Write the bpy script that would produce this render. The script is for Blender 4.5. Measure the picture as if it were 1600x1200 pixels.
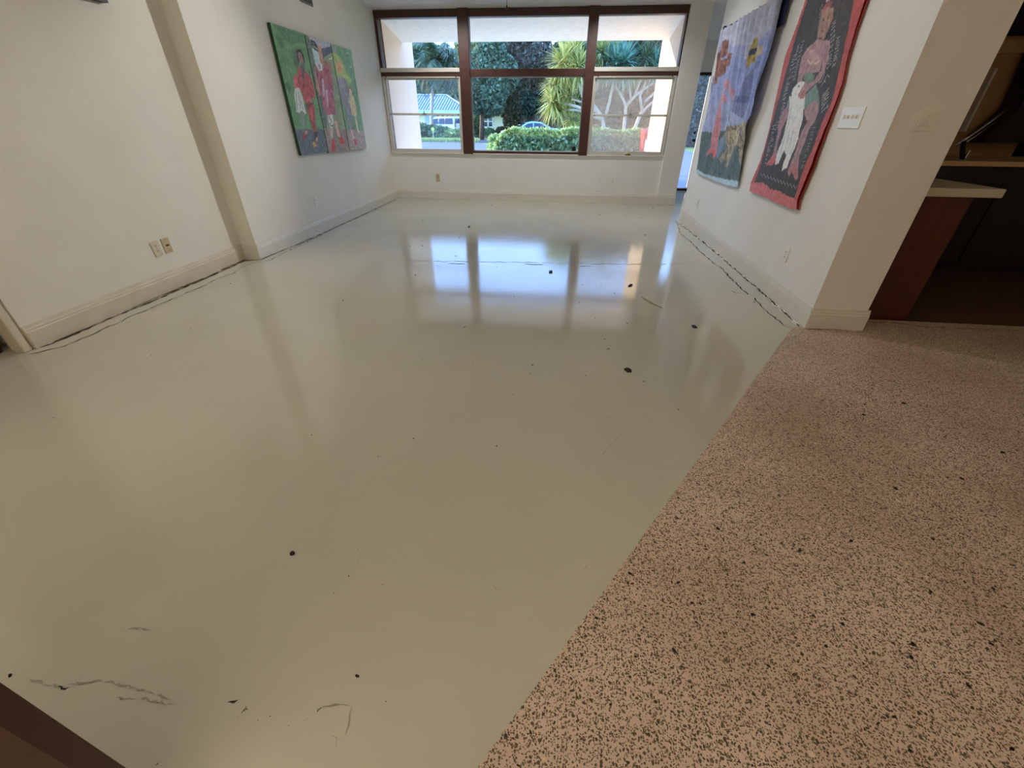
import bpy, bmesh, math, random
import numpy as np
from mathutils import Vector, Matrix, noise as mnoise
for o in list(bpy.data.objects): bpy.data.objects.remove(o)
sc = bpy.context.scene
C = sc.collection
# ------------------------------------------------------------------ camera
FPX, PITCH, YAW, ROLL, EYE = 643.2, math.radians(32.619), math.radians(-6.038), math.radians(0.3914), 1.25
_cp, _sp = math.cos(PITCH), math.sin(PITCH)
FW = np.array([math.sin(YAW)*_cp, math.cos(YAW)*_cp, -_sp])
_r = np.array([math.cos(YAW), -math.sin(YAW), 0.0]); _u = np.cross(_r, FW)
RT = _r*math.cos(ROLL) + _u*math.sin(ROLL); UP = -_r*math.sin(ROLL) + _u*math.cos(ROLL)
cam = bpy.data.objects.new('camera', bpy.data.cameras.new('camera')); C.objects.link(cam)
cam.data.sensor_width = 36; cam.data.sensor_fit = 'HORIZONTAL'; cam.data.lens = FPX/1600*36
cam.data.clip_start = 0.02; cam.data.clip_end = 500
m = Matrix.Identity(4)
for i in range(3): m[i][0], m[i][1], m[i][2] = RT[i], UP[i], -FW[i]
m[2][3] = EYE
cam.matrix_world = m
sc.camera = cam
# ------------------------------------------------------------------ world, sun, exposure
sc.view_settings.view_transform = 'Standard'; sc.view_settings.look = 'None'
sc.view_settings.exposure = 0.55; sc.view_settings.gamma = 1.0; sc.view_settings.use_curve_mapping = False
sc.cycles.max_bounces = 10; sc.cycles.diffuse_bounces = 6; sc.cycles.glossy_bounces = 5
sc.cycles.transparent_max_bounces = 24; sc.cycles.caustics_reflective = False; sc.cycles.caustics_refractive = False
sc.cycles.sample_clamp_indirect = 6.0
w = bpy.data.worlds.new('world'); sc.world = w; w.use_nodes = True
nt = w.node_tree; nt.nodes.clear()
out = nt.nodes.new('ShaderNodeOutputWorld'); bg = nt.nodes.new('ShaderNodeBackground')
tc = nt.nodes.new('ShaderNodeTexCoord'); sx = nt.nodes.new('ShaderNodeSeparateXYZ'); rp = nt.nodes.new('ShaderNodeValToRGB')
nt.links.new(tc.outputs['Generated'], sx.inputs[0]); nt.links.new(sx.outputs['Z'], rp.inputs[0])
rp.color_ramp.elements[0].position = 0.0; rp.color_ramp.elements[0].color = (0.50, 0.74, 1.0, 1)
rp.color_ramp.elements[1].position = 0.75; rp.color_ramp.elements[1].color = (0.22, 0.42, 0.95, 1)
e = rp.color_ramp.elements.new(0.22); e.color = (0.30, 0.52, 1.0, 1)
SKY = 4.0
bg.inputs['Strength'].default_value = SKY
nt.links.new(rp.outputs[0], bg.inputs['Color']); nt.links.new(bg.outputs[0], out.inputs[0])
sd = bpy.data.lights.new('sun', 'SUN'); sd.energy = 9.0; sd.color = (1.0, 0.79, 0.44); sd.angle = math.radians(0.6)
sun = bpy.data.objects.new('sun', sd); C.objects.link(sun)
sun.rotation_euler = Vector((2.9, -1.0, -0.454)).to_track_quat('-Z', 'Y').to_euler()
sun.location = (-20, 20, 12)
SPOT, FILL_REAR = 1.0, 58.0     # strength of the added spots above the frame, watts of the added rear uplighter
# ------------------------------------------------------------------ pixel helpers (a pixel of the photograph back to a plane of the room)
def ray(px, py): return (px-800)/FPX*RT - (py-600)/FPX*UP + FW
def at(px, py, Y): d = ray(px, py); t = Y/d[1]; return (t*d[0], Y, EYE+t*d[2])
def atx(px, py, X): d = ray(px, py); t = X/d[0]; return (X, t*d[1], EYE+t*d[2])
def fl(px, py, z=0.0): d = ray(px, py); t = (z-EYE)/d[2]; return (t*d[0], t*d[1], z)
# ------------------------------------------------------------------ materials
def s2l(c):
    return tuple(((v/255)/12.92 if v/255 <= 0.04045 else ((v/255+0.055)/1.055)**2.4) for v in c) + (1.0,)
def mat(name, rgb, rough=0.6, metal=0.0, spec=0.5, noise=0.0, nscale=20, bump=0.0, bscale=60, emit=0.0, rgb2=None, coat=0.0, obj_coord=True):
    M = bpy.data.materials.new(name); M.use_nodes = True; t = M.node_tree; b = t.nodes['Principled BSDF']
    c = s2l(rgb); b.inputs['Base Color'].default_value = c; b.inputs['Roughness'].default_value = rough
    b.inputs['Metallic'].default_value = metal; b.inputs['Specular IOR Level'].default_value = spec
    if coat: b.inputs['Coat Weight'].default_value = coat
    co = t.nodes.new('ShaderNodeTexCoord')
    if noise > 0 or rgb2:
        n = t.nodes.new('ShaderNodeTexNoise'); n.inputs['Scale'].default_value = nscale; n.inputs['Detail'].default_value = 6
        t.links.new(co.outputs['Object'], n.inputs['Vector'])
        r = t.nodes.new('ShaderNodeValToRGB'); r.color_ramp.elements[0].position = 0.3; r.color_ramp.elements[1].position = 0.7
        a = c if rgb2 else tuple(v*(1-noise) for v in c[:3])+(1,)
        z = s2l(rgb2) if rgb2 else tuple(min(1, v*(1+noise)) for v in c[:3])+(1,)
        r.color_ramp.elements[0].color = a; r.color_ramp.elements[1].color = z
        t.links.new(n.outputs['Fac'], r.inputs[0]); t.links.new(r.outputs[0], b.inputs['Base Color'])
    if bump > 0:
        n2 = t.nodes.new('ShaderNodeTexNoise'); n2.inputs['Scale'].default_value = bscale; n2.inputs['Detail'].default_value = 4
        t.links.new(co.outputs['Object'], n2.inputs['Vector'])
        bp = t.nodes.new('ShaderNodeBump'); bp.inputs['Strength'].default_value = bump; bp.inputs['Distance'].default_value = 0.01
        t.links.new(n2.outputs['Fac'], bp.inputs['Height']); t.links.new(bp.outputs[0], b.inputs['Normal'])
    if emit:
        b.inputs['Emission Color'].default_value = c; b.inputs['Emission Strength'].default_value = emit
    return M
def foliage_mat(name, c1, c2, scale=2.0, trans=0.25, rough=0.45):
    M = bpy.data.materials.new(name); M.use_nodes = True; t = M.node_tree; b = t.nodes['Principled BSDF']
    g = t.nodes.new('ShaderNodeNewGeometry'); r = t.nodes.new('ShaderNodeValToRGB')
    r.color_ramp.elements[0].color = s2l(c1); r.color_ramp.elements[1].color = s2l(c2)
    t.links.new(g.outputs['Random Per Island'], r.inputs[0]); t.links.new(r.outputs[0], b.inputs['Base Color'])
    b.inputs['Roughness'].default_value = rough; b.inputs['Specular IOR Level'].default_value = 0.35
    tr = t.nodes.new('ShaderNodeBsdfTranslucent'); t.links.new(r.outputs[0], tr.inputs['Color'])
    mx = t.nodes.new('ShaderNodeMixShader'); mx.inputs[0].default_value = trans
    t.links.new(b.outputs[0], mx.inputs[1]); t.links.new(tr.outputs[0], mx.inputs[2])
    t.links.new(mx.outputs[0], t.nodes['Material Output'].inputs[0])
    return M
def glass_mat(name, haze=0.0, hazecol=(220, 220, 220), tint=(250, 252, 252)):
    M = bpy.data.materials.new(name); M.use_nodes = True; t = M.node_tree; t.nodes.remove(t.nodes['Principled BSDF'])
    tr = t.nodes.new('ShaderNodeBsdfTransparent'); tr.inputs[0].default_value = s2l(tint)
    last = tr
    if haze:
        df = t.nodes.new('ShaderNodeBsdfTranslucent'); df.inputs[0].default_value = s2l(hazecol)
        d2 = t.nodes.new('ShaderNodeBsdfDiffuse'); d2.inputs[0].default_value = s2l(hazecol)
        m0 = t.nodes.new('ShaderNodeMixShader'); m0.inputs[0].default_value = 0.3
        t.links.new(df.outputs[0], m0.inputs[1]); t.links.new(d2.outputs[0], m0.inputs[2])
        m1 = t.nodes.new('ShaderNodeMixShader'); m1.inputs[0].default_value = haze
        t.links.new(tr.outputs[0], m1.inputs[1]); t.links.new(m0.outputs[0], m1.inputs[2]); last = m1
    gl = t.nodes.new('ShaderNodeBsdfGlossy'); gl.inputs['Roughness'].default_value = 0.02
    fr = t.nodes.new('ShaderNodeFresnel'); fr.inputs[0].default_value = 1.35
    m2 = t.nodes.new('ShaderNodeMixShader')
    t.links.new(fr.outputs[0], m2.inputs[0]); t.links.new(last.outputs[0], m2.inputs[1]); t.links.new(gl.outputs[0], m2.inputs[2])
    t.links.new(m2.outputs[0], t.nodes['Material Output'].inputs[0])
    return M
def painted_mat(name, rough=0.55, bump=0.25, bscale=90):
    M = bpy.data.materials.new(name); M.use_nodes = True; t = M.node_tree; b = t.nodes['Principled BSDF']
    a = t.nodes.new('ShaderNodeVertexColor'); a.layer_name = 'paint'
    t.links.new(a.outputs['Color'], b.inputs['Base Color']); b.inputs['Roughness'].default_value = rough
    b.inputs['Specular IOR Level'].default_value = 0.3
    co = t.nodes.new('ShaderNodeTexCoord'); n2 = t.nodes.new('ShaderNodeTexNoise'); n2.inputs['Scale'].default_value = bscale
    t.links.new(co.outputs['Object'], n2.inputs['Vector'])
    bp = t.nodes.new('ShaderNodeBump'); bp.inputs['Strength'].default_value = bump; bp.inputs['Distance'].default_value = 0.004
    t.links.new(n2.outputs['Fac'], bp.inputs['Height']); t.links.new(bp.outputs[0], b.inputs['Normal'])
    return M
def painted_floor_mat():
    M = bpy.data.materials.new('painted_concrete'); M.use_nodes = True; t = M.node_tree; b = t.nodes['Principled BSDF']
    co = t.nodes.new('ShaderNodeTexCoord')
    n = t.nodes.new('ShaderNodeTexNoise'); n.inputs['Scale'].default_value = 1.3; n.inputs['Detail'].default_value = 8
    t.links.new(co.outputs['Object'], n.inputs['Vector'])
    r = t.nodes.new('ShaderNodeValToRGB'); r.color_ramp.elements[0].position = .3; r.color_ramp.elements[1].position = .7
    r.color_ramp.elements[0].color = s2l((196, 195, 178)); r.color_ramp.elements[1].color = s2l((205, 203, 187))
    t.links.new(n.outputs['Fac'], r.inputs[0])
    # hairline scuffs and dust
    n3 = t.nodes.new('ShaderNodeTexNoise'); n3.inputs['Scale'].default_value = 55; n3.inputs['Detail'].default_value = 3
    t.links.new(co.outputs['Object'], n3.inputs['Vector'])
    r3 = t.nodes.new('ShaderNodeValToRGB'); r3.color_ramp.elements[0].position = .70; r3.color_ramp.elements[1].position = .80
    t.links.new(n3.outputs['Fac'], r3.inputs[0])
    mx = t.nodes.new('ShaderNodeMixRGB'); mx.inputs[2].default_value = s2l((150, 146, 128))
    ml = t.nodes.new('ShaderNodeMath'); ml.operation = 'MULTIPLY'; ml.inputs[1].default_value = 0.35
    t.links.new(r3.outputs[0], ml.inputs[0]); t.links.new(ml.outputs[0], mx.inputs[0]); t.links.new(r.outputs[0], mx.inputs[1])
    t.links.new(mx.outputs[0], b.inputs['Base Color'])
    nr = t.nodes.new('ShaderNodeTexNoise'); nr.inputs['Scale'].default_value = 2.2; nr.inputs['Detail'].default_value = 5
    t.links.new(co.outputs['Object'], nr.inputs['Vector'])
    mr = t.nodes.new('ShaderNodeMapRange'); mr.inputs[1].default_value = .3; mr.inputs[2].default_value = .7; mr.inputs[3].default_value = .06; mr.inputs[4].default_value = .12
    t.links.new(nr.outputs['Fac'], mr.inputs[0]); t.links.new(mr.outputs[0], b.inputs['Roughness'])
    b.inputs['Specular IOR Level'].default_value = 0.6; b.inputs['IOR'].default_value = 1.55
    # trowel waves, strongest on the worn strip before the window wall
    mp = t.nodes.new('ShaderNodeMapping'); mp.inputs['Scale'].default_value = (1.6, 7.0, 1.0)
    t.links.new(co.outputs['Object'], mp.inputs[0])
    nb = t.nodes.new('ShaderNodeTexNoise'); nb.inputs['Scale'].default_value = 2.6; nb.inputs['Detail'].default_value = 5; nb.inputs['Roughness'].default_value = .62
    t.links.new(mp.outputs[0], nb.inputs['Vector'])
    sp = t.nodes.new('ShaderNodeSeparateXYZ'); t.links.new(co.outputs['Object'], sp.inputs[0])
    wr = t.nodes.new('ShaderNodeMapRange'); wr.inputs[1].default_value = 4.2; wr.inputs[2].default_value = 6.3; wr.inputs[3].default_value = .0; wr.inputs[4].default_value = 0.10
    t.links.new(sp.outputs['Y'], wr.inputs[0])
    bp = t.nodes.new('ShaderNodeBump'); bp.inputs['Distance'].default_value = 0.02
    t.links.new(wr.outputs[0], bp.inputs['Strength']); t.links.new(nb.outputs['Fac'], bp.inputs['Height'])
    n4 = t.nodes.new('ShaderNodeTexNoise'); n4.inputs['Scale'].default_value = 160; n4.inputs['Detail'].default_value = 2
    t.links.new(co.outputs['Object'], n4.inputs['Vector'])
    b2 = t.nodes.new('ShaderNodeBump'); b2.inputs['Distance'].default_value = 0.001; b2.inputs['Strength'].default_value = .08
    t.links.new(n4.outputs['Fac'], b2.inputs['Height']); t.links.new(bp.outputs[0], b2.inputs['Normal'])
    t.links.new(b2.outputs[0], b.inputs['Normal'])
    return M
def terrazzo_mat():
    M = bpy.data.materials.new('terrazzo'); M.use_nodes = True; t = M.node_tree; b = t.nodes['Principled BSDF']
    co = t.nodes.new('ShaderNodeTexCoord')
    dn = t.nodes.new('ShaderNodeTexNoise'); dn.inputs['Scale'].default_value = 60; t.links.new(co.outputs['Object'], dn.inputs['Vector'])
    va = t.nodes.new('ShaderNodeVectorMath'); va.operation = 'MULTIPLY_ADD'; va.inputs[1].default_value = (.012, .012, 0)
    t.links.new(dn.outputs['Color'], va.inputs[0]); t.links.new(co.outputs['Object'], va.inputs[2])
    col = None
    def layer(prev, scale, frac, size, colour, seed):
        mp = t.nodes.new('ShaderNodeMapping'); mp.inputs['Location'].default_value = (seed, seed*1.7, 0); t.links.new(va.outputs[0], mp.inputs[0])
        v = t.nodes.new('ShaderNodeTexVoronoi'); v.voronoi_dimensions = '2D'; v.inputs['Scale'].default_value = scale
        t.links.new(mp.outputs[0], v.inputs['Vector'])
        s = t.nodes.new('ShaderNodeSeparateColor'); t.links.new(v.outputs['Color'], s.inputs[0])
        a = t.nodes.new('ShaderNodeMath'); a.operation = 'LESS_THAN'; a.inputs[1].default_value = frac; t.links.new(s.outputs[0], a.inputs[0])
        q = t.nodes.new('ShaderNodeMath'); q.operation = 'MULTIPLY'; q.inputs[1].default_value = size; t.links.new(s.outputs[1], q.inputs[0])
        q2 = t.nodes.new('ShaderNodeMath'); q2.operation = 'ADD'; q2.inputs[1].default_value = size*.55; t.links.new(q.outputs[0], q2.inputs[0])
        d = t.nodes.new('ShaderNodeMath'); d.operation = 'LESS_THAN'; t.links.new(v.outputs['Distance'], d.inputs[0]); t.links.new(q2.outputs[0], d.inputs[1])
        mm = t.nodes.new('ShaderNodeMath'); mm.operation = 'MULTIPLY'; t.links.new(a.outputs[0], mm.inputs[0]); t.links.new(d.outputs[0], mm.inputs[1])
        mx = t.nodes.new('ShaderNodeMixRGB'); t.links.new(mm.outputs[0], mx.inputs[0]); t.links.new(prev, mx.inputs[1]); mx.inputs[2].default_value = s2l(colour)
        return mx.outputs[0]
    n = t.nodes.new('ShaderNodeTexNoise'); n.inputs['Scale'].default_value = 2.0; n.inputs['Detail'].default_value = 6; t.links.new(co.outputs['Object'], n.inputs['Vector'])
    r = t.nodes.new('ShaderNodeValToRGB'); r.color_ramp.elements[0].position = .32; r.color_ramp.elements[1].position = .62
    r.color_ramp.elements[0].color = s2l((204, 178, 158)); r.color_ramp.elements[1].color = s2l((230, 206, 188))
    t.links.new(n.outputs['Fac'], r.inputs[0]); col = r.outputs[0]
    col = layer(col, 60, .30, .26, (216, 194, 172), 3.1)
    col = layer(col, 190, .50, .30, (132, 112, 92), 7.7)
    col = layer(col, 150, .55, .27, (104, 88, 70), 0.3)
    col = layer(col, 110, .30, .26, (92, 80, 62), 5.9)
    col = layer(col, 70, .05, .22, (70, 60, 48), 9.9)
    col = layer(col, 40, .012, .2, (232, 212, 192), 2.2)
    t.links.new(col, b.inputs['Base Color'])
    b.inputs['Roughness'].default_value = .42; b.inputs['Specular IOR Level'].default_value = .4
    return M
M = {}
M['wall'] = mat('wall_paint', (236, 232, 222), .75, noise=.025, nscale=3, bump=.18, bscale=38)
M['wallw'] = mat('right_wall_paint', (240, 239, 236), .75, noise=.02, nscale=3, bump=.15, bscale=38)
M['ceil'] = mat('ceiling_paint', (244, 243, 241), .8, bump=.1, bscale=30)
M['trimw'] = mat('white_trim_paint', (226, 223, 214), .5, noise=.03, nscale=9)
M['trimd'] = mat('scuffed_trim_paint', (218, 208, 190), .6, noise=.06, nscale=7)
M['stucco'] = mat('cream_stucco', (218, 190, 166), .85, noise=.03, nscale=8, bump=.5, bscale=22)
M['soffit'] = mat('soffit_stucco', (218, 204, 190), .85, noise=.05, nscale=9, bump=1.0, bscale=11)
M['brown'] = mat('dark_brown_wood', (74, 42, 34), .45, noise=.2, nscale=14)
M['alu'] = mat('aluminium_paint', (214, 210, 202), .4, metal=.1, noise=.03)
M['aluface'] = mat('grey_aluminium', (150, 150, 144), .4, metal=.4)  # darker grey aluminium of the sash locks
M['floor'] = painted_floor_mat(); M['terrazzo'] = terrazzo_mat()
M['kfloor'] = mat('dark_kitchen_floor', (88, 66, 46), .5, noise=.2, nscale=9)
M['crack'] = mat('crack_dirt', (52, 46, 36), .95, noise=.3, nscale=40)
M['rawgap'] = mat('raw_plaster_gap', (232, 230, 222), .9, noise=.1, nscale=30)
M['browndirt'] = mat('brown_dirt', (104, 84, 56), .95, noise=.3, nscale=30)
M['scuff'] = mat('scuff_grey', (166, 162, 144), .9)
M['black'] = mat('black', (18, 17, 16), .5); M['chip'] = mat('black_marble_chip', (30, 25, 22), .3)
M['plate'] = mat('white_plastic', (242, 240, 234), .35); M['ivory'] = mat('ivory_plastic', (206, 190, 150), .35)
M['slot'] = mat('dark_slot', (60, 54, 46), .6); M['steel'] = mat('steel', (190, 192, 196), .22, metal=1)
M['brass'] = mat('aged_brass', (150, 120, 60), .35, metal=.8)
M['redwood'] = mat('red_brown_wood', (78, 34, 20), .4, noise=.18, nscale=10)
M['darkcab'] = mat('dark_cabinet', (22, 18, 16), .5); M['tan'] = mat('tan_wood', (214, 172, 126), .55, noise=.08, nscale=7)
M['tanl'] = mat('light_tan_wood', (226, 188, 142), .55, noise=.05); M['counter'] = mat('white_laminate', (200, 190, 170), .4)
M['kwall'] = mat('dimmed_kitchen_wall', (40, 40, 46), .8); M['grille'] = mat('grey_metal_grille', (128, 122, 116), .5, metal=.3)  # kitchen wall colour darkened to stand in for its lack of light
M['paint'] = painted_mat('oil_paint'); M['cloth'] = painted_mat('painted_cloth', .8, .3, 160)
M['canvas_g'] = mat('green_canvas_edge', (44, 84, 56), .7); M['navy'] = mat('navy_cloth', (34, 44, 84), .9)
M['scrollred'] = mat('red_painted_canvas', (176, 58, 52), .6, noise=.15, nscale=12)
M['chalk'] = mat('white_chalk_paint', (176, 176, 184), .8)
M['glass'] = glass_mat('clear_glass'); M['glass_l'] = glass_mat('slightly_dusty_glass', .05, (214, 222, 236))
M['glass_r'] = glass_mat('dusty_screened_glass', .25, (228, 210, 188))
M['fan'] = mat('white_fan_enamel', (226, 224, 220), .4)
M['bulb'] = mat('lamp_diffuser', (255, 236, 208), .5, emit=1.5)
# ------------------------------------------------------------------ mesh builder
class MB:
    def __init__(s): s.v = []; s.f = []; s.mi = []
    def add(s, vs, fs, mi=0):
        o = len(s.v); s.v += [tuple(map(float, p)) for p in vs]; s.f += [tuple(i+o for i in f) for f in fs]; s.mi += [mi]*len(fs); return s
    def box(s, x0, x1, y0, y1, z0, z1, mi=0):
        return s.add([(x0,y0,z0),(x1,y0,z0),(x1,y1,z0),(x0,y1,z0),(x0,y0,z1),(x1,y0,z1),(x1,y1,z1),(x0,y1,z1)],
                     [(3,2,1,0),(4,5,6,7),(0,1,5,4),(1,2,6,5),(2,3,7,6),(3,0,4,7)], mi)
    def hexa(s, a, b, mi=0):     # two quads, bottom ring a and top ring b
        return s.add(list(a)+list(b), [(3,2,1,0),(4,5,6,7),(0,1,5,4),(1,2,6,5),(2,3,7,6),(3,0,4,7)], mi)
    def prism(s, poly, vec, mi=0):
        n = len(poly); p = [tuple(q) for q in poly]; p2 = [tuple(np.array(q)+vec) for q in poly]
        return s.add(p+p2, [tuple(range(n))[::-1], tuple(range(n, 2*n))] + [(i, (i+1) % n, n+(i+1) % n, n+i) for i in range(n)], mi)
    def tube(s, pts, r, n=8, mi=0, cap=True):
        pts = [np.array(p, float) for p in pts]; rr = r if hasattr(r, '__len__') else [r]*len(pts); rings = []
        for i, p in enumerate(pts):
            d = pts[min(i+1, len(pts)-1)] - pts[max(i-1, 0)]; d /= (np.linalg.norm(d)+1e-9)
            a = np.cross(d, (0, 0, 1)) if abs(d[2]) < .9 else np.cross(d, (1, 0, 0)); a /= np.linalg.norm(a); b = np.cross(d, a)
            rings.append([p + rr[i]*(math.cos(2*math.pi*k/n)*a + math.sin(2*math.pi*k/n)*b) for k in range(n)])
        vs = [q for g in rings for q in g]; fs = []
        for i in range(len(pts)-1):
            for k in range(n): fs.append((i*n+k, i*n+(k+1) % n, (i+1)*n+(k+1) % n, (i+1)*n+k))
        if cap: fs += [tuple(range(n))[::-1], tuple(range((len(pts)-1)*n, len(pts)*n))]
        return s.add(vs, fs, mi)
    def lathe(s, prof, c, n=24, mi=0, axis='z'):
        vs = []; fs = []
        for r, h in prof:
            for k in range(n):
                a = 2*math.pi*k/n; p = (r*math.cos(a), r*math.sin(a), h)
                if axis == 'y': p = (p[0], p[2], p[1])
                if axis == 'x': p = (p[2], p[0], p[1])
                vs.append((p[0]+c[0], p[1]+c[1], p[2]+c[2]))
        for i in range(len(prof)-1):
            for k in range(n): fs.append((i*n+k, i*n+(k+1) % n, (i+1)*n+(k+1) % n, (i+1)*n+k))
        fs += [tuple(range(n))[::-1], tuple(range((len(prof)-1)*n, len(prof)*n))]
        return s.add(vs, fs, mi)
    def ribbon(s, pts, w, nrm=(0, 0, 1), mi=0):
        pts = [np.array(p, float) for p in pts]; nrm = np.array(nrm, float); ww = w if hasattr(w, '__len__') else [w]*len(pts); vs = []
        for i, p in enumerate(pts):
            d = pts[min(i+1, len(pts)-1)] - pts[max(i-1, 0)]; a = np.cross(nrm, d); a /= (np.linalg.norm(a)+1e-9)
            vs += [p-a*ww[i]/2, p+a*ww[i]/2]
        return s.add(vs, [(2*i, 2*i+1, 2*i+3, 2*i+2) for i in range(len(pts)-1)], mi)
def link(name, mb, mats, parent=None, smooth=False, bevel=0.0):
    me = bpy.data.meshes.new(name); me.from_pydata(mb.v, [], mb.f); 
    for k in (mats if isinstance(mats, (list, tuple)) else [mats]): me.materials.append(M[k] if isinstance(k, str) else k)
    if any(mb.mi): me.polygons.foreach_set('material_index', mb.mi)
    if smooth: me.polygons.foreach_set('use_smooth', [True]*len(me.polygons))
    bm = bmesh.new(); bm.from_mesh(me); bmesh.ops.recalc_face_normals(bm, faces=bm.faces[:]); bm.to_mesh(me); bm.free()
    me.update()
    o = bpy.data.objects.new(name, me); C.objects.link(o)
    if parent is not None:
        o.parent = parent; o.matrix_parent_inverse = Matrix.Translation(parent.matrix_world.translation).inverted() if False else Matrix.Identity(4)
        o.location = -Vector(root_loc(parent))
    if bevel:
        bv = o.modifiers.new('bevel', 'BEVEL'); bv.width = bevel; bv.segments = 2; bv.limit_method = 'ANGLE'
    return o
LOC = {}
def root_loc(p):
    v = Vector((0, 0, 0))
    while p is not None: v += p.location; p = p.parent
    return v
def thing(name, label, cat, loc=(0, 0, 0), group=None):
    o = bpy.data.objects.new(name, None); C.objects.link(o); o.location = loc; o.empty_display_size = .05
    o['label'] = label; o['category'] = cat
    if group: o['group'] = group
    return o
def tag(o, label, cat, group=None, kind=None):
    o['label'] = label; o['category'] = cat
    if group: o['group'] = group
    if kind: o['kind'] = kind
    return o
def struct(o): o['kind'] = 'structure'; return o
def sroot(name, loc=(0, 0, 0)):
    o = bpy.data.objects.new(name, None); C.objects.link(o); o.location = loc; o.empty_display_size = .05; o['kind'] = 'structure'; return o
def copy_tree(o, parent=None):
    c = o.copy(); C.objects.link(c)
    if parent is not None: c.parent = parent
    for ch in list(o.children): copy_tree(ch, c)
    return c
# ------------------------------------------------------------------ room shell
XL, XLN, XR, YB, YSTEP, YEND = -3.12, -3.29, 1.822, 8.31, 4.07, 2.0
def ceil_z(y): return 2.70 - 0.10*(y-8.3)
Y0 = -4.2
# floors
def slab(poly, z0, z1): return MB().prism([(x, y, z0) for x, y in poly], np.array((0, 0, z1-z0)))
bx = lambda y: 1.722 + (y-2.932)*(1.829/2.622)          # painted / terrazzo edge
floor = struct(link('floor', slab([(-4.6, Y0), (bx(Y0), Y0), (bx(2.94), 2.94), (1.9, 2.94), (2.15, 3.0), (2.15, 6.5), (3.2, 6.5), (3.2, 10.15), (-3.4, 10.15) if False else (1.8, 10.15), (1.8, 8.4), (-4.6, 8.4)], -.12, 0), 'floor'))
terr = struct(link('floor_terrazzo', slab([(bx(Y0), Y0), (6.4, Y0), (6.4, 3.16), (2.15, 3.16), (2.15, 3.0), (1.9, 2.94), (bx(2.94), 2.94)], -.12, 0), 'terrazzo'))
struct(link('floor_kitchen', slab([(2.15, 3.16), (6.4, 3.16), (6.4, 6.5), (2.15, 6.5)], -.12, -.004), 'kfloor'))
struct(link('ceiling', MB().hexa([(-4.8, Y0-.2, ceil_z(Y0-.2)), (6.6, Y0-.2, ceil_z(Y0-.2)), (6.6, 8.42, ceil_z(8.42)), (-4.8, 8.42, ceil_z(8.42))],
     [(-4.8, Y0-.2, ceil_z(Y0-.2)+.25), (6.6, Y0-.2, ceil_z(Y0-.2)+.25), (6.6, 8.42, ceil_z(8.42)+.25), (-4.8, 8.42, ceil_z(8.42)+.25)]), 'ceil'))
struct(link('ceiling_entry', MB().hexa([(2.0, 8.42, ceil_z(8.42)), (3.3, 8.42, ceil_z(8.42)), (3.3, 10.3, ceil_z(10.3)), (2.0, 10.3, ceil_z(10.3))],
     [(2.0, 8.42, 3.0), (3.3, 8.42, 3.0), (3.3, 10.3, 2.85), (2.0, 10.3, 2.85)]), 'ceil'))
def wall(name, x0, x1, y0, y1, z0, z1=None, mt='wall'):
    t0 = ceil_z(y0)+.02 if z1 is None else z1; t1 = ceil_z(y1)+.02 if z1 is None else z1
    return struct(link(name, MB().hexa([(x0,y0,z0),(x1,y0,z0),(x1,y1,z0),(x0,y1,z0)], [(x0,y0,t0),(x1,y0,t0),(x1,y1,t1),(x0,y1,t1)]), mt))
wall('wall_left', -3.6, XL, YSTEP, 8.42, -.1)
wall('wall_left_near', -3.6, XLN, YEND, YSTEP, -.1)
wall('wall_back_lower', XL, 1.72, YB, 8.46, -.1, .742, 'wallw')
wall('wall_right', XR, 2.186, 2.955, 6.815, -.1, None, 'wallw')
wall('wall_column', 1.715, 2.03, 8.25, 10.08, -.1, None, 'wallw')
wall('wall_left_rear', -3.6, XLN, Y0, 1.05, -.1)
wall('wall_left_lintel', -3.6, XLN, 1.05, YEND, 2.1)
wall('wall_closet', -4.7, -4.6, 0.6, 2.6, -.1, None)
wall('wall_closet_side', -4.7, -3.6, 2.3, 2.5, -.1, None)
wall('wall_closet_rear', -4.7, -3.6, .6, .8, -.1, None)
wall('wall_rear', -4.8, 6.6, Y0-.2, Y0, -.1)
wall('wall_kitchen_right', 6.4, 6.6, Y0, 8.42, -.1)
struct(link('ceiling_kitchen_blocker', MB().box(2.186, 6.4, 3.1, 6.3, 2.36, 2.48), 'kwall'))  # unseen dropped ceiling, added to keep the kitchen and terrazzo dark
struct(link('wall_header_blocker', MB().hexa([(2.186,2.955,2.36),(6.4,2.955,2.36),(6.4,3.1,2.36),(2.186,3.1,2.36)], [(2.186,2.955,ceil_z(2.955)+.02),(6.4,2.955,ceil_z(2.955)+.02),(6.4,3.1,ceil_z(3.1)+.02),(2.186,3.1,ceil_z(3.1)+.02)]), 'wallw'))  # unseen header over the opening, added with the dropped ceiling to block light
wall('wall_hall', 3.2, 6.4, 6.3, 6.5, -.1, None, 'kwall')
wall('wall_entry_right', 3.1, 3.3, 6.5, 10.3, -.1)
wall('wall_entry_front', 2.03, 3.1, 10.1, 10.25, 2.045, None, 'wallw')
wall('wall_entry_side', 2.80, 3.1, 10.1, 10.25, -.1, 2.045, 'wallw')
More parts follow.
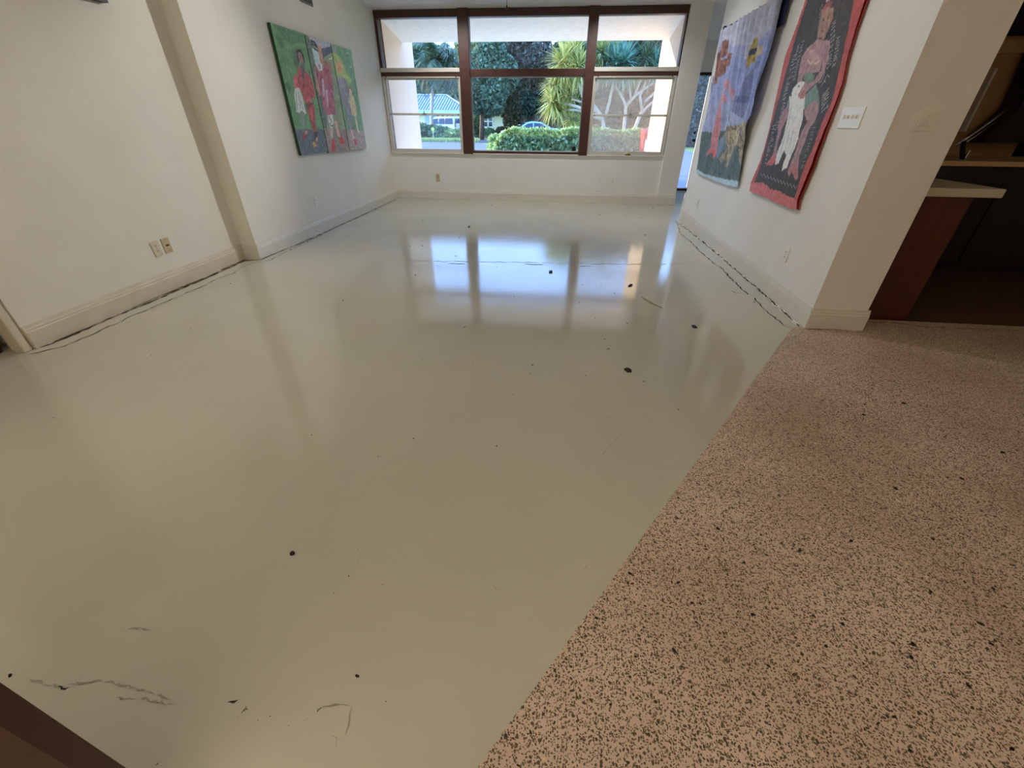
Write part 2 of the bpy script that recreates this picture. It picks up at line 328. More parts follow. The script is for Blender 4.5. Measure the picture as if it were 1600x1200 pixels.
# eaves, wing walls
struct(link('wall_wing_left', MB().box(-3.42, -3.06, 8.46, 10.03, -.4, 2.75), 'stucco'))
struct(link('wall_wing_right', MB().hexa([(1.69,8.40,-.4),(1.716,8.40,-.4),(1.716,10.08,-.4),(1.69,10.08,-.4)], [(1.69,8.40,2.75),(1.716,8.40,2.75),(1.716,10.08,2.75),(1.69,10.08,2.75)]), 'stucco'))
sz = lambda y: 2.625 - .185*(y-8.4)
struct(link('ceiling_soffit', MB().hexa([(-3.3,8.40,sz(8.4)),(1.72,8.40,sz(8.4)),(1.72,9.42,sz(9.42)),(-3.3,9.42,sz(9.42))], [(-3.3,8.40,2.95),(1.72,8.40,2.95),(1.72,9.42,2.72),(-3.3,9.42,2.72)]), 'soffit'))
# baseboards
def base(name, a, b, nrm, mt='trimw', h=.147, th=1.0):
    a = np.array(a, float); b = np.array(b, float); n = np.array(nrm, float)
    prof = [(0, 0), (.017, 0), (.017, h*.72), (.013, h*.76), (.013, h*.84), (.009, h*.88), (.006, h), (0, h)]
    mb = MB(); prof = [(d*th, z) for d, z in prof]; P = [(*(a+n*d), z) for d, z in prof]; Q = [(*(b+n*d), z) for d, z in prof]; k = len(prof)
    mb.add(P+Q, [(i, (i+1) % k, k+(i+1) % k, k+i) for i in range(k)] + [tuple(range(k)), tuple(range(k, 2*k))[::-1]])
    return struct(link(name, mb, mt))
base('baseboard_left', (XL, YSTEP), (XL, YB), (1, 0))
base('baseboard_left_near', (XLN, YEND), (XLN, YSTEP), (1, 0), 'trimd')
base('baseboard_step', (XLN+.017, YSTEP), (XL+.017, YSTEP), (0, -1))
base('baseboard_back', (XL, YB), (1.715, YB), (0, -1))
base('baseboard_column', (1.70, 8.25), (2.045, 8.25), (0, -1))
base('baseboard_column_side', (2.03, 8.25), (2.03, 10.0), (1, 0))
base('baseboard_right', (XR, 2.94), (XR, 6.815), (-1, 0), th=.55)
base('baseboard_stub', (XR-.0095, 2.955), (2.203, 2.955), (0, -1))
base('baseboard_stub_side', (2.186, 2.955), (2.186, 3.16), (1, 0))
# casing of the doorway at the left edge
cs = struct(link('trim_doorway', MB().box(-3.40, -3.30, 1.955, 2.0, 0, 2.1).box(-3.36, -3.285, 1.94, 1.985, 0, 2.1), 'trimd', bevel=.006))
dl = sroot('door_2', (-3.5, 1.5, 0))
link('door_leaf', MB().box(-3.47, -3.43, 1.06, 1.94, .005, 2.09), 'redwood', dl, bevel=.004)
link('door_panel', MB().box(-3.428, -3.42, 1.16, 1.84, .2, .95).box(-3.428, -3.42, 1.16, 1.84, 1.1, 1.95), 'redwood', dl)
# ------------------------------------------------------------------ windows
YW = 8.355
def fr(mb, x0, x1, z0, z1, w, d=.05, y=YW, mi=0):    # rectangular frame
    mb.box(x0, x1, y-d/2, y+d/2, z0, z0+w, mi); mb.box(x0, x1, y-d/2, y+d/2, z1-w, z1, mi)
    mb.box(x0, x0+w, y-d/2, y+d/2, z0+w, z1-w, mi); mb.box(x1-w, x1, y-d/2, y+d/2, z0+w, z1-w, mi); return mb
struct(link('trim_1', MB().box(-1.775, -1.60, 8.275, 8.44, .742, 2.70), 'brown', bevel=.008))   # posts
struct(link('trim_2', MB().box(.255, .405, 8.275, 8.44, .742, 2.70), 'brown', bevel=.008))
struct(link('trim_3', MB().box(-3.12, 1.715, 8.30, 8.44, 2.60, 2.69), 'brown', bevel=.005))    # head
struct(link('trim_4', MB().box(-3.12, -3.075, 8.31, 8.44, 1.86, 2.60), 'brown'))
struct(link('trim_5', MB().box(1.69, 1.715, 8.31, 8.44, 1.86, 2.60), 'brown'))
struct(link('trim_sill', MB().box(-3.12, 1.715, 8.285, 8.45, .735, .755), 'trimw', bevel=.004))
def side_window(name, x0, x1, gl, lock):
    r = sroot(name, ((x0+x1)/2, YW, .76))
    link('transom_rail', MB().box(x0, x1, 8.30, 8.42, 1.865, 1.915), 'brown', r)
    link('transom_channel', MB().box(x0-.005, x1, 8.285, 8.42, 1.915, 1.94).box(x0-.005, x1, 8.295, 8.40, 1.94, 1.972), ['alu'], r, bevel=.004)
    link('transom_pane', MB().box(x0, x1, 8.372, 8.378, 1.97, 2.60), 'glass', r)
    link('outer_frame', fr(MB(), x0, x1, .755, 1.865, .026, .09), 'alu', r, bevel=.003)
    link('upper_sash', fr(MB(), x0+.026, x1-.026, 1.325, 1.84, .024, .03, 8.375), 'alu', r, bevel=.003)
    link('upper_pane', MB().box(x0+.05, x1-.05, 8.373, 8.377, 1.35, 1.815), gl, r)
    link('lower_sash', fr(MB(), x0+.026, x1-.026, .782, 1.345, .028, .03, 8.34), 'alu', r, bevel=.003)
    link('lower_pane', MB().box(x0+.054, x1-.054, 8.338, 8.342, .81, 1.318), gl, r)
    xm = (x0+x1)/2
    link('sash_lock', MB().box(xm-.03, xm+.03, 8.31, 8.33, 1.335, 1.348).tube([(xm, 8.318, 1.345), (xm+.005, 8.315, 1.385)], .007, 6), 'aluface', r)
    for sx_ in (x0+.07, x1-.07):
        link('screw', MB().lathe([(.010, -.006), (.010, .003), (.004, .005)], (sx_, 8.326, 1.332), 8, axis='y'), 'slot', r)
        link('screw', MB().lathe([(.010, -.006), (.010, .003), (.004, .005)], (sx_, 8.308, 1.853), 8, axis='y'), 'slot', r)
    if lock:
        l = link('window_latch', MB().box(xm+.0, xm+.10, 8.285, 8.315, .757, .768).tube([(xm+.02, 8.28, .775), (xm+.05, 8.272, .782), (xm+.08, 8.28, .775)], .008, 6), 'brass', r)
    return r
side_window('window_1', -3.11, -1.775, 'glass_l', False)
side_window('window_3', .405, 1.705, 'glass_r', True)
r = sroot('window_2', (-.67, YW, .76))
link('transom_rail', MB().box(-1.60, .255, 8.285, 8.43, 1.855, 1.955), 'brown', r, bevel=.006)
link('bottom_rail', MB().box(-1.60, .255, 8.30, 8.43, .755, .79), 'brown', r, bevel=.004)
link('pane', MB().box(-1.60, .255, 8.373, 8.379, .79, 1.855), 'glass', r)
link('transom_pane', MB().box(-1.60, .255, 8.373, 8.379, 1.955, 2.60), 'glass', r)
link('glazing_bead', fr(MB(), -1.60, .255, .79, 1.855, .012, .02, 8.36), 'trimw', r)
link('round_sticker', MB().lathe([(.036, 0), (.036, .001)], (.178, 8.3715, .838), 24, axis='y'), 'black', r)
# entry glazing at the end of the gap
r = sroot('door_1', (2.45, 10.17, 0))
link('head_frame', MB().box(2.03, 2.80, 10.12, 10.2, 1.995, 2.045), 'brown', r)
link('threshold', MB().box(2.03, 2.80, 10.05, 10.22, -.01, .045), 'brown', r, bevel=.006)
link('stile', MB().box(2.70, 2.73, 10.10, 10.19, .045, 1.995).box(2.03, 2.08, 10.10, 10.19, .045, 1.995), 'alu', r)
link('pane', MB().box(2.08, 2.70, 10.15, 10.156, .045, 1.995), 'glass_l', r)
link('door_knob', MB().lathe([(.012, 0), (.012, -.03), (.028, -.04), (.028, -.06), (.01, -.07)], (2.625, 10.15, .93), 14, axis='y'), 'slot', r)
link('deadbolt', MB().lathe([(.026, 0), (.026, -.02), (.02, -.025)], (2.625, 10.15, 1.06), 14, axis='y'), 'slot', r)
struct(link('trim_entry', MB().box(2.73, 2.80, 10.08, 10.26, 0, 2.045), 'trimw'))
# ------------------------------------------------------------------ floor cracks, dirt and scuffs (parts of the floor)
rnd = random.Random(5)
def crack(name, pts, w, mt='crack', parent=floor, z=.0012, jit=.010, breaks=.12, step=.035):
    P = [np.array(fl(*p, z)) for p in pts]; Q = []; 
    for a, b in zip(P, P[1:]):
        n = max(1, int(np.linalg.norm(b-a)/step))
        Q += [a+(b-a)*i/n for i in range(n)]
    Q.append(P[-1]); Q = [q+np.array((rnd.uniform(-jit, jit), rnd.uniform(-jit, jit), 0)) for q in Q]
    mb = MB(); i = 0
    while i < len(Q)-1:
        j = min(len(Q)-1, i+rnd.randint(2, 9)); seg = Q[i:j+1]
        ww = [w*rnd.uniform(.35, 1.6) for _ in seg]; ww[0] *= .25; ww[-1] *= .25
        for k in range(len(seg)-1):
            pass
        mb.ribbon(seg, ww); i = j
        if rnd.random() < breaks: i += 1
    return link(name, mb, mt, parent)
crack('floor_crack', [(32,556),(60,551),(100,540),(140,525),(160,514),(180,507),(200,496),(240,480),(280,462),(312,450),(340,435),(368,426),(376,418),(392,412),(424,406),(440,397),(480,378),(532,352),(600,322)], .008)
crack('floor_crack', [(50,546),(80,537),(128,517),(188,491),(256,463),(312,439),(384,407),(406,406),(420,400),(470,380),(536,350),(618,312)], .022, jit=.006, breaks=.05)
crack('dirt_line', [(60,543),(128,514),(188,488),(256,460),(330,430),(384,405)], .03, 'browndirt', jit=.012, breaks=.25, z=.0008)
crack('floor_crack', [(1058,347),(1062,364),(1080,378),(1096,395),(1119,414),(1128,419),(1141,434),(1159,451),(1168,459)], .010)
crack('floor_crack', [(1178,465),(1195,483),(1206,492),(1229,511)], .009)
crack('floor_crack', [(1142,453),(1148,456.5),(1161,459)], .006)
crack('raw_gap', [(1058.5,347),(1110,387),(1160,430),(1205,470),(1250,511)], .030, 'rawgap', jit=.003, breaks=0)
crack('floor_crack', [(1060,347.5),(1106,384),(1156,427),(1201,466),(1250,511)], .013, jit=.007, breaks=.5, z=.0022)
crack('floor_crack', [(622,309.5),(700,311),(800,313.5),(900,316.5),(1025,320)], .012, jit=.006, breaks=.6)
crack('floor_crack', [(1025,321),(1056,320.5)], .012, jit=.004)
crack('floor_ridge', [(610,407),(690,408),(760,409),(840,410),(930,412),(1010,413),(1080,412)], .010, 'scuff', jit=.02, breaks=.8)
crack('floor_crack', [(700,411),(712,412),(728,412)], .012, 'browndirt', jit=.004); crack('floor_crack', [(818,412),(832,413.5),(850,413)], .014, 'browndirt', jit=.004)
crack('floor_crack', [(870,413),(890,414)], .010, jit=.004); crack('floor_crack', [(906,416),(925,416)], .010, jit=.004)
for pts in ([(46,1060),(58,1062),(70,1066)], [(70,1067),(97,1074),(118,1067)], [(118,1067),(167,1064),(205,1073),(235,1084),(267,1094)], [(180,1088),(230,1094),(270,1100)],
            [(504,1107),(515,1104),(530,1102),(546,1103)], [(549,1106),(546,1125),(539,1146)], [(519,1148),(524,1156),(522,1168)], [(200,984),(215,982),(235,984)], [(480,1120),(470,1130)]):
    crack('floor_scuff', pts, .0045, 'scuff', jit=.004, breaks=.6, step=.009)
for pts in ([(940,712),(960,690),(975,672)], [(1000,645),(1020,662)], [(875,773),(880,768),(886,762)], [(770,915),(777,921),(785,920)], [(560,862),(557,853)], [(557,880),(564,866)], [(930,665),(952,650)], [(285,712),(289,708)], [(951,648),(956,657)]):
    crack('floor_scuff', pts, .0025, 'scuff', jit=.002, breaks=.2, step=.012)
for pts in ([(355,1096),(362,1098),(372,1095)], [(378,1112),(385,1105)], [(91,1073),(98,1075),(106,1074)], [(496,1110),(501,1104)], [(244,1196),(248,1192)]):
    crack('floor_mark', pts, .0045, 'crack', jit=.003, breaks=.1, step=.006)
def blob(pts_px, h, mt, name, z=.0, seed=0, rough=.25):     # small lumpy solid standing on the floor, outline from its footprint
    rr = random.Random(seed); P = [np.array(fl(*p, 0)) for p in pts_px]; c = sum(P)/len(P); n = len(P); mb = MB()
    top = [c+(p-c)*.62+np.array((0, 0, h*rr.uniform(1-rough, 1))) for p in P]; midr = [c+(p-c)*1.04+np.array((0, 0, h*.45)) for p in P]
    vs = [p+np.array((0, 0, z)) for p in P]+midr+top+[c+np.array((0, 0, h*rr.uniform(.95, 1.1)))]
    fs = [tuple(range(n))[::-1]]
    for i in range(n):
        j = (i+1) % n; fs += [(i, j, n+j, n+i), (n+i, n+j, 2*n+j, 2*n+i), (2*n+i, 2*n+j, 3*n)]
    mb.add(vs, fs); return link(name, mb, mt)
def ell(cx, cy, a, b, ang=0, n=9, seed=0):
    rr = random.Random(seed); ca, sa = math.cos(ang), math.sin(ang); res = []
    for k in range(n):
        t = 2*math.pi*k/n; u, v = a*math.cos(t)*rr.uniform(.75, 1.1), b*math.sin(t)*rr.uniform(.75, 1.1); res.append((cx+u*ca-v*sa, cy+u*sa+v*ca))
    return res
M['debris'] = mat('dry_brown_debris', (52, 42, 32), .7, noise=.4, nscale=120); M['debris2'] = mat('pale_debris', (232, 214, 190), .6)
tag(blob(ell(981.5,579,6.5,3,.25,11,1), .014, 'debris', 'dry_leaf_curl', seed=1, rough=.6), 'curled dark dry leaf bit, largest crumb on the pale floor near the right side', 'debris')
tag(blob(ell(1084.5,511,4.5,2,.4,9,2), .012, 'black', 'debris_bit', seed=2), 'black crumb on the painted floor beside the right wall baseboard', 'debris')
tag(blob([(858,423.5),(863,423.5),(863,427),(858,427)], .014, 'black', 'debris_bit', seed=3), 'square black bit lying in the window reflection on the floor', 'debris')
tag(blob(ell(985,446.5,4,1.8,-.2,9,4), .012, 'debris', 'debris_bit', seed=4), 'brown crumb in the yellow streak of the floor reflection', 'debris')
tag(blob(ell(457,865,4.2,3,-.5,10,5), .010, 'debris', 'debris_pellet', seed=5), 'oval dark brown pellet alone on the lower left of the painted floor', 'debris')
tag(blob([(912,886.5),(914.5,881.5),(916.5,882.5),(913.5,887.5)], .004, 'debris2', 'paint_flake', seed=6), 'tiny white sliver on the painted floor close to the terrazzo edge', 'debris')
tag(blob(ell(558,1056.5,4,2.4,.3,9,7), .006, 'black', 'debris_bit', seed=7), 'black chip above the scuffed patch at the bottom of the floor', 'debris')
tag(blob(ell(16.5,1055.5,4,2,-.9,8,8), .006, 'black', 'debris_bit', seed=8), 'black sliver on the painted floor at the far left edge', 'debris')
tag(blob(ell(733,354.5,2,1.4,0,8,9), .015, 'black', 'debris_bit', seed=9), 'small dark crumb on the floor ahead of the left window post', 'debris')
mb = MB(); mb.tube([np.array(fl(*p, .006)) for p in [(1002,463.5),(1009,467.5),(1018,473),(1028,478),(1036,481.5)]], [.003, .006, .006, .004, .002], 6)
tag(link('palm_leaf_strip', mb, 'scuff'), 'thin curved grey plant strip lying on the floor right of the window reflection', 'debris')
mb = MB()
for q in [(84,653),(297,514),(236,555),(360,443),(487,680),(646,685),(591,713),(776,697),(802,616),(661,562),(726,511),(718,371),(536,469),(455,863),(545,900),(598,914),(522,927),(603,1096),(422,1119),(403,1125),(451,1134),(246,1194),
          (1026,590),(1006,596),(951,545),(1060,640),(803,463),(660,384),(640,385),(649,430),(712,400),(776,417),(910,445),(939,446),(960,458),(905,473),(930,497),(945,530),(949,546),(980,505),(832,570),(828,584),(915,587),(738,567),
          (860,333),(937,336),(978,337),(1020,325),(768,321),(655,336),(661,345),(1008,367),(1002,340),(985,358),(920,335),(362,1097),(382,1110),(496,1108),(97,1074),(93,1072),(366,1098),(385,1108),(1168,459.5),(1179,472)]:
    a = rnd.uniform(.8, 1.5); P = [np.array(fl(q[0]+a*math.cos(t+.4), q[1]+a*.6*math.sin(t+.4), .001)) for t in (0, 1.2, 2.4, 3.7, 5)]
    h = .003; mb.add(P+[sum(P)/5+np.array((0, 0, h))], [(0,1,2,3,4)]+[(i, (i+1) % 5, 5) for i in range(5)])
tag(link('floor_specks', mb, 'debris'), 'scattered tiny dark specks of grit over the painted floor', 'grit', kind='stuff')
# dark marble chips that show singly in the terrazzo
def chip(pts, sc_):
    P = [np.array(fl(*p, .0003)) for p in pts]; return MB().prism([tuple(p) for p in P], np.array((0, 0, .0007)))
for cx, cy, a, b, an in [(984,896,4,2.5,.6),(932,965.5,4.5,2.5,.4),(1060,910,4,2,-.2),(1053,1016,6,3,1),(1008,947,3,1.5,.3),(993,1026,3,2,.5),(1163,879,3,2,.4),(1081,942,3.5,2,.6),(1088,972,3,1.6,.4),(1176,960,4,2.5,.3),(1122,826,4,2.4,.5),
    (954,1101,3,2,.8),(866,1129,4,1.5,1.8),(932,1155,4,2,1.2),(810,1196,4,2,.5),(1454,924,4,2,.7),(1552,920,5,2,.6),(1531,974,5,2,.4),(1549,1006,6,2,.5),(1426,1006,5,3,.8),(1424,1027,5,3,.9),(1317,975,4,2.5,.9),(1366,996,6,1,.6),
    (1513,1071,8,2.5,.9),(1397,1120,4,2.5,.1),(1372,1130,3,2,0),(1422,1173,6,3,.7),(1581,1170,6,3,.5),(1485,1072,3,1.5,0),(1350,648,4,1.5,.3),(1399,763,5,2,.6),(1412,630,4,1.5,.3),(1567,707,5,1.5,.2),(1503,748,5,2,.5),(1330,845,4,2,.6),(1250,860,4,2,.4),(1458,842,4,2,.5),(1200,1040,4,2,.5),(1290,1010,4,2,.6)]:
    link('marble_chip', chip(ell(cx, cy, a, b, an, 6, int(cx)), 1), 'chip', terr)
M['shell'] = mat('pearl_chip', (250, 214, 178), .25)
for cx, cy, a, b, an in [(849,1186,4,2.5,.5),(1190,1181,4,2,.9),(1212,1172,4,2,.1),(838,1142,3,2,.6),(1128,1090,3,2,.9),(897,1195,5,1.5,-.8),(1492,1178,6,2,1),(1022,870,3,1.5,.2),(1415,880,4,1.5,.7)]:
    link('shell_chip', chip(ell(cx, cy, a, b, an, 6, int(cx)), 1), 'shell', terr)
crack('floor_joint', [(1357,503),(1412,505),(1437,510),(1500,513),(1598,517)], .006, 'crack', terr, jit=.004)
crack('dirt_line', [(1255,514),(1290,515),(1352,515.5)], .010, 'browndirt', terr, jit=.004)
# ------------------------------------------------------------------ outlets and switches
def plate(name, c, nrm, w, h, kind, label, cat, pm='plate', tilt=0.0):
    t = thing(name, label, cat, c); n = Vector(nrm); side = Vector((-n.y, n.x, 0)); up = Vector((0, 0, 1))
    if tilt: R_ = Matrix.Rotation(tilt, 3, n); side = R_ @ side; up = R_ @ up
    c = Vector(c)
    def bxx(u0, u1, v0, v1, d0, d1):
        q = [tuple(c+side*u+up*v+n*d) for u, v, d in ((u0,v0,d0),(u1,v0,d0),(u1,v1,d0),(u0,v1,d0),(u0,v0,d1),(u1,v0,d1),(u1,v1,d1),(u0,v1,d1))]
        return MB().hexa(q[:4], q[4:])
    link('plate', bxx(-w/2, w/2, -h/2, h/2, 0, .008), pm, t, bevel=.002)
    if kind == 'duplex':
        for s in (-1, 1):
            rc = link('receptacle', bxx(-.017, .017, s*.020-.014, s*.020+.014, .007, .009), pm, t, bevel=.002)
            for u in (-.007, .007): link('slot', bxx(u-.0018, u+.0018, s*.020-.006, s*.020+.006, .009, .0096), 'slot', rc)
        link('screw', bxx(-.003, .003, -.003, .003, .007, .0085), 'slot', t)
    if kind == 'jack':
        link('jack', bxx(-.014, .014, -.006, .006, .007, .012), 'slot', t)
        for v in (-.042, .042): link('screw', bxx(-.003, .003, v-.003, v+.003, .007, .0085), 'slot', t)
    if kind == 'toggle4':
        for u in (-.069, -.023, .023, .069):
            q = link('toggle', bxx(u-.004, u+.004, -.004, .016, .007, .022), pm, t); link('slot', bxx(u-.007, u+.007, -.014, .018, .007, .0078), 'slot', t)
    if kind == 'rocker2':
        for u in (-.024, .024): link('rocker', bxx(u-.016, u+.016, -.033, .033, .008, .016), pm, t, bevel=.001)
        link('dimmer_slider', bxx(.028, .036, -.01, .03, .012, .018), pm, t)
    return t
plate('power_outlet', (XLN, 3.122, .345), (1, 0, 0), .072, .115, 'duplex', 'white power outlet, left of the two plates low on the near left wall', 'outlet', 'trimd', .06)
plate('cable_jack', (XLN, 3.228, .345), (1, 0, 0), .072, .115, 'jack', 'ivory wall plate with a dark jack beside the white outlet on the near left wall', 'wall plate', 'ivory')
plate('power_outlet', (XL, 5.40, .36), (1, 0, 0), .072, .115, 'duplex', 'white power outlet low on the left wall below the triptych', 'outlet')
plate('power_outlet', (-2.29, YB, .35), (0, -1, 0), .072, .115, 'duplex', 'ivory power outlet under the left window', 'outlet', 'ivory')
plate('power_outlet', (.905, YB, .345), (0, -1, 0), .072, .115, 'duplex', 'white power outlet under the right window with a pale patch around it', 'outlet')
plate('power_outlet', (XR, 6.15, .335), (-1, 0, 0), .072, .115, 'duplex', 'white power outlet below the blue cloth hanging, far end of the right wall', 'outlet')
plate('power_outlet', (XR, 3.545, .362), (-1, 0, 0), .072, .115, 'duplex', 'white power outlet on the right wall below the four switches', 'outlet')
plate('light_switch', (XR, 3.357, 1.277), (-1, 0, 0), .235, .115, 'toggle4', 'white plate of four toggle switches right of the red bordered canvas', 'switch')
plate('light_switch', (1.994, 2.955, 1.272), (0, -1, 0), .118, .115, 'rocker2', 'white two rocker switch plate on the shaded wall end by the kitchen', 'switch')
# ------------------------------------------------------------------ paintings
def lin(c): return np.array(s2l(c)[:3])
def inpoly(u, v, poly):
    ins = np.zeros(u.shape, bool); n = len(poly); j = n-1
    for i in range(n):
        xi, yi = poly[i]; xj, yj = poly[j]
        if abs(yi-yj) > 1e-9:
            ins ^= ((yi > v) != (yj > v)) & (u < (xj-xi)*(v-yi)/(yj-yi)+xi)
        j = i
    return ins
rs = np.random.RandomState(3)
def smooth_noise(u, v, f, seed):
    r_ = np.random.RandomState(seed); g = r_.rand(64, 64); a = (u*f) % 64; b = (v*f) % 64
    i, j = a.astype(int), b.astype(int); fa, fb = a-i, b-j; fa = fa*fa*(3-2*fa); fb = fb*fb*(3-2*fb); i2, j2 = (i+1) % 64, (j+1) % 64
    return (g[i, j]*(1-fa)*(1-fb)+g[i2, j]*fa*(1-fb)+g[i, j2]*(1-fa)*fb+g[i2, j2]*fa*fb)
def paint_layers(u, v, layers, basecol, seed=1, gain=1.6, desat=.15):
    lin = lambda c: np.minimum(.04+.94*np.array(s2l(c)[:3])*gain, .92)
    col = np.tile(lin(basecol), (u.size, 1))
    k = smooth_noise(u+9, v+9, 14, seed)*.6+smooth_noise(u+9, v+9, 45, seed+1)*.4
    col *= (.72+.56*k)[:, None]
    du = (smooth_noise(u+3, v+3, 40, seed+2)-.5)*.010; dv = (smooth_noise(u+5, v+7, 40, seed+3)-.5)*.010
    for L in layers:
        poly, c = L[0], L[1]; var = L[2] if len(L) > 2 else .25; op = L[3] if len(L) > 3 else 1.0
        ii = inpoly(u+du, v+dv, poly)
        kk = smooth_noise(u+2, v*.6+4, 60, seed+hash(c) % 50)
        cc = lin(c)[None, :]*(1-var+2*var*kk[ii])[:, None]
        col[ii] = col[ii]*(1-op)+cc*op
    lum = col @ np.array([.3, .59, .11]); col = col*(1-desat)+lum[:, None]*desat
    tex = smooth_noise(u*.5+1, v+2, 70, seed+9)*.5+smooth_noise(u+6, v*.5+8, 110, seed+10)*.5; col *= (.78+.44*tex)[:, None]
    return np.clip(col, 0, .95)
def grid_mesh(name, U, V, posfn, colfn, mt, parent, keep=None):
    """U,V vectors; posfn(u,v)->xyz; coloured per vertex"""
    uu, vv = np.meshgrid(U, V, indexing='ij'); u = uu.ravel(); v = vv.ravel(); P = posfn(u, v)
    nu, nv = len(U), len(V); idx = np.arange(nu*nv).reshape(nu, nv)
    F = np.stack([idx[:-1, :-1], idx[1:, :-1], idx[1:, 1:], idx[:-1, 1:]], -1).reshape(-1, 4)
    if keep is not None:
        cu = (uu[:-1, :-1]+uu[1:, 1:]).ravel()/2; cv = (vv[:-1, :-1]+vv[1:, 1:]).ravel()/2; F = F[keep(cu, cv)]
        used = np.unique(F); mp = -np.ones(nu*nv, int); mp[used] = np.arange(len(used)); F = mp[F]; P = P[used]; u = u[used]; v = v[used]
    me = bpy.data.meshes.new(name); me.from_pydata(P.tolist(), [], F.tolist()); me.materials.append(M[mt])
    ca = me.color_attributes.new('paint', 'FLOAT_COLOR', 'POINT'); c = np.ones((len(P), 4)); c[:, :3] = colfn(u, v); ca.data.foreach_set('color', c.ravel())
    me.polygons.foreach_set('use_smooth', [True]*len(me.polygons)); me.update()
    o = bpy.data.objects.new(name, me); C.objects.link(o); o.parent = parent; o.location = -root_loc(parent); return o
c1 = lambda pts: [(420+x/10.913, 30+y/10.91) for x, y in pts]
c2 = lambda pts: [(440+x/10.4375, 130+y/10.4375) for x, y in pts]
c3 = lambda pts: [(470+x/12, 50+y/12) for x, y in pts]
c4 = lambda pts: [(490+x/11.43, 140+y/11.43) for x, y in pts]
c5 = lambda pts: [(1080+x/7.5, y/7.5) for x, y in pts]
c6 = lambda pts: [(1080+x/8, 150+y/8) for x, y in pts]
c7 = lambda pts: [(1220+x/7.057, y/7.057) for x, y in pts]
c8 = lambda pts: [(1165+x/6.487, 150+y/6.487) for x, y in pts]
def onplane(px, X): return [atx(x, y, X)[1:] for x, y in px]
XT = -3.083
tp = lambda px: onplane(px, XT)
def strip(pts, w):        # thin band polygon from a polyline given in plane coordinates
    P = [np.array(p) for p in pts]; L, R_ = [], []
    for i, p in enumerate(P):
        d = P[min(i+1, len(P)-1)]-P[max(i-1, 0)]; d /= np.linalg.norm(d)+1e-9; n = np.array((-d[1], d[0])); L.append(tuple(p+n*w/2)); R_.append(tuple(p-n*w/2))
    return L+R_[::-1]
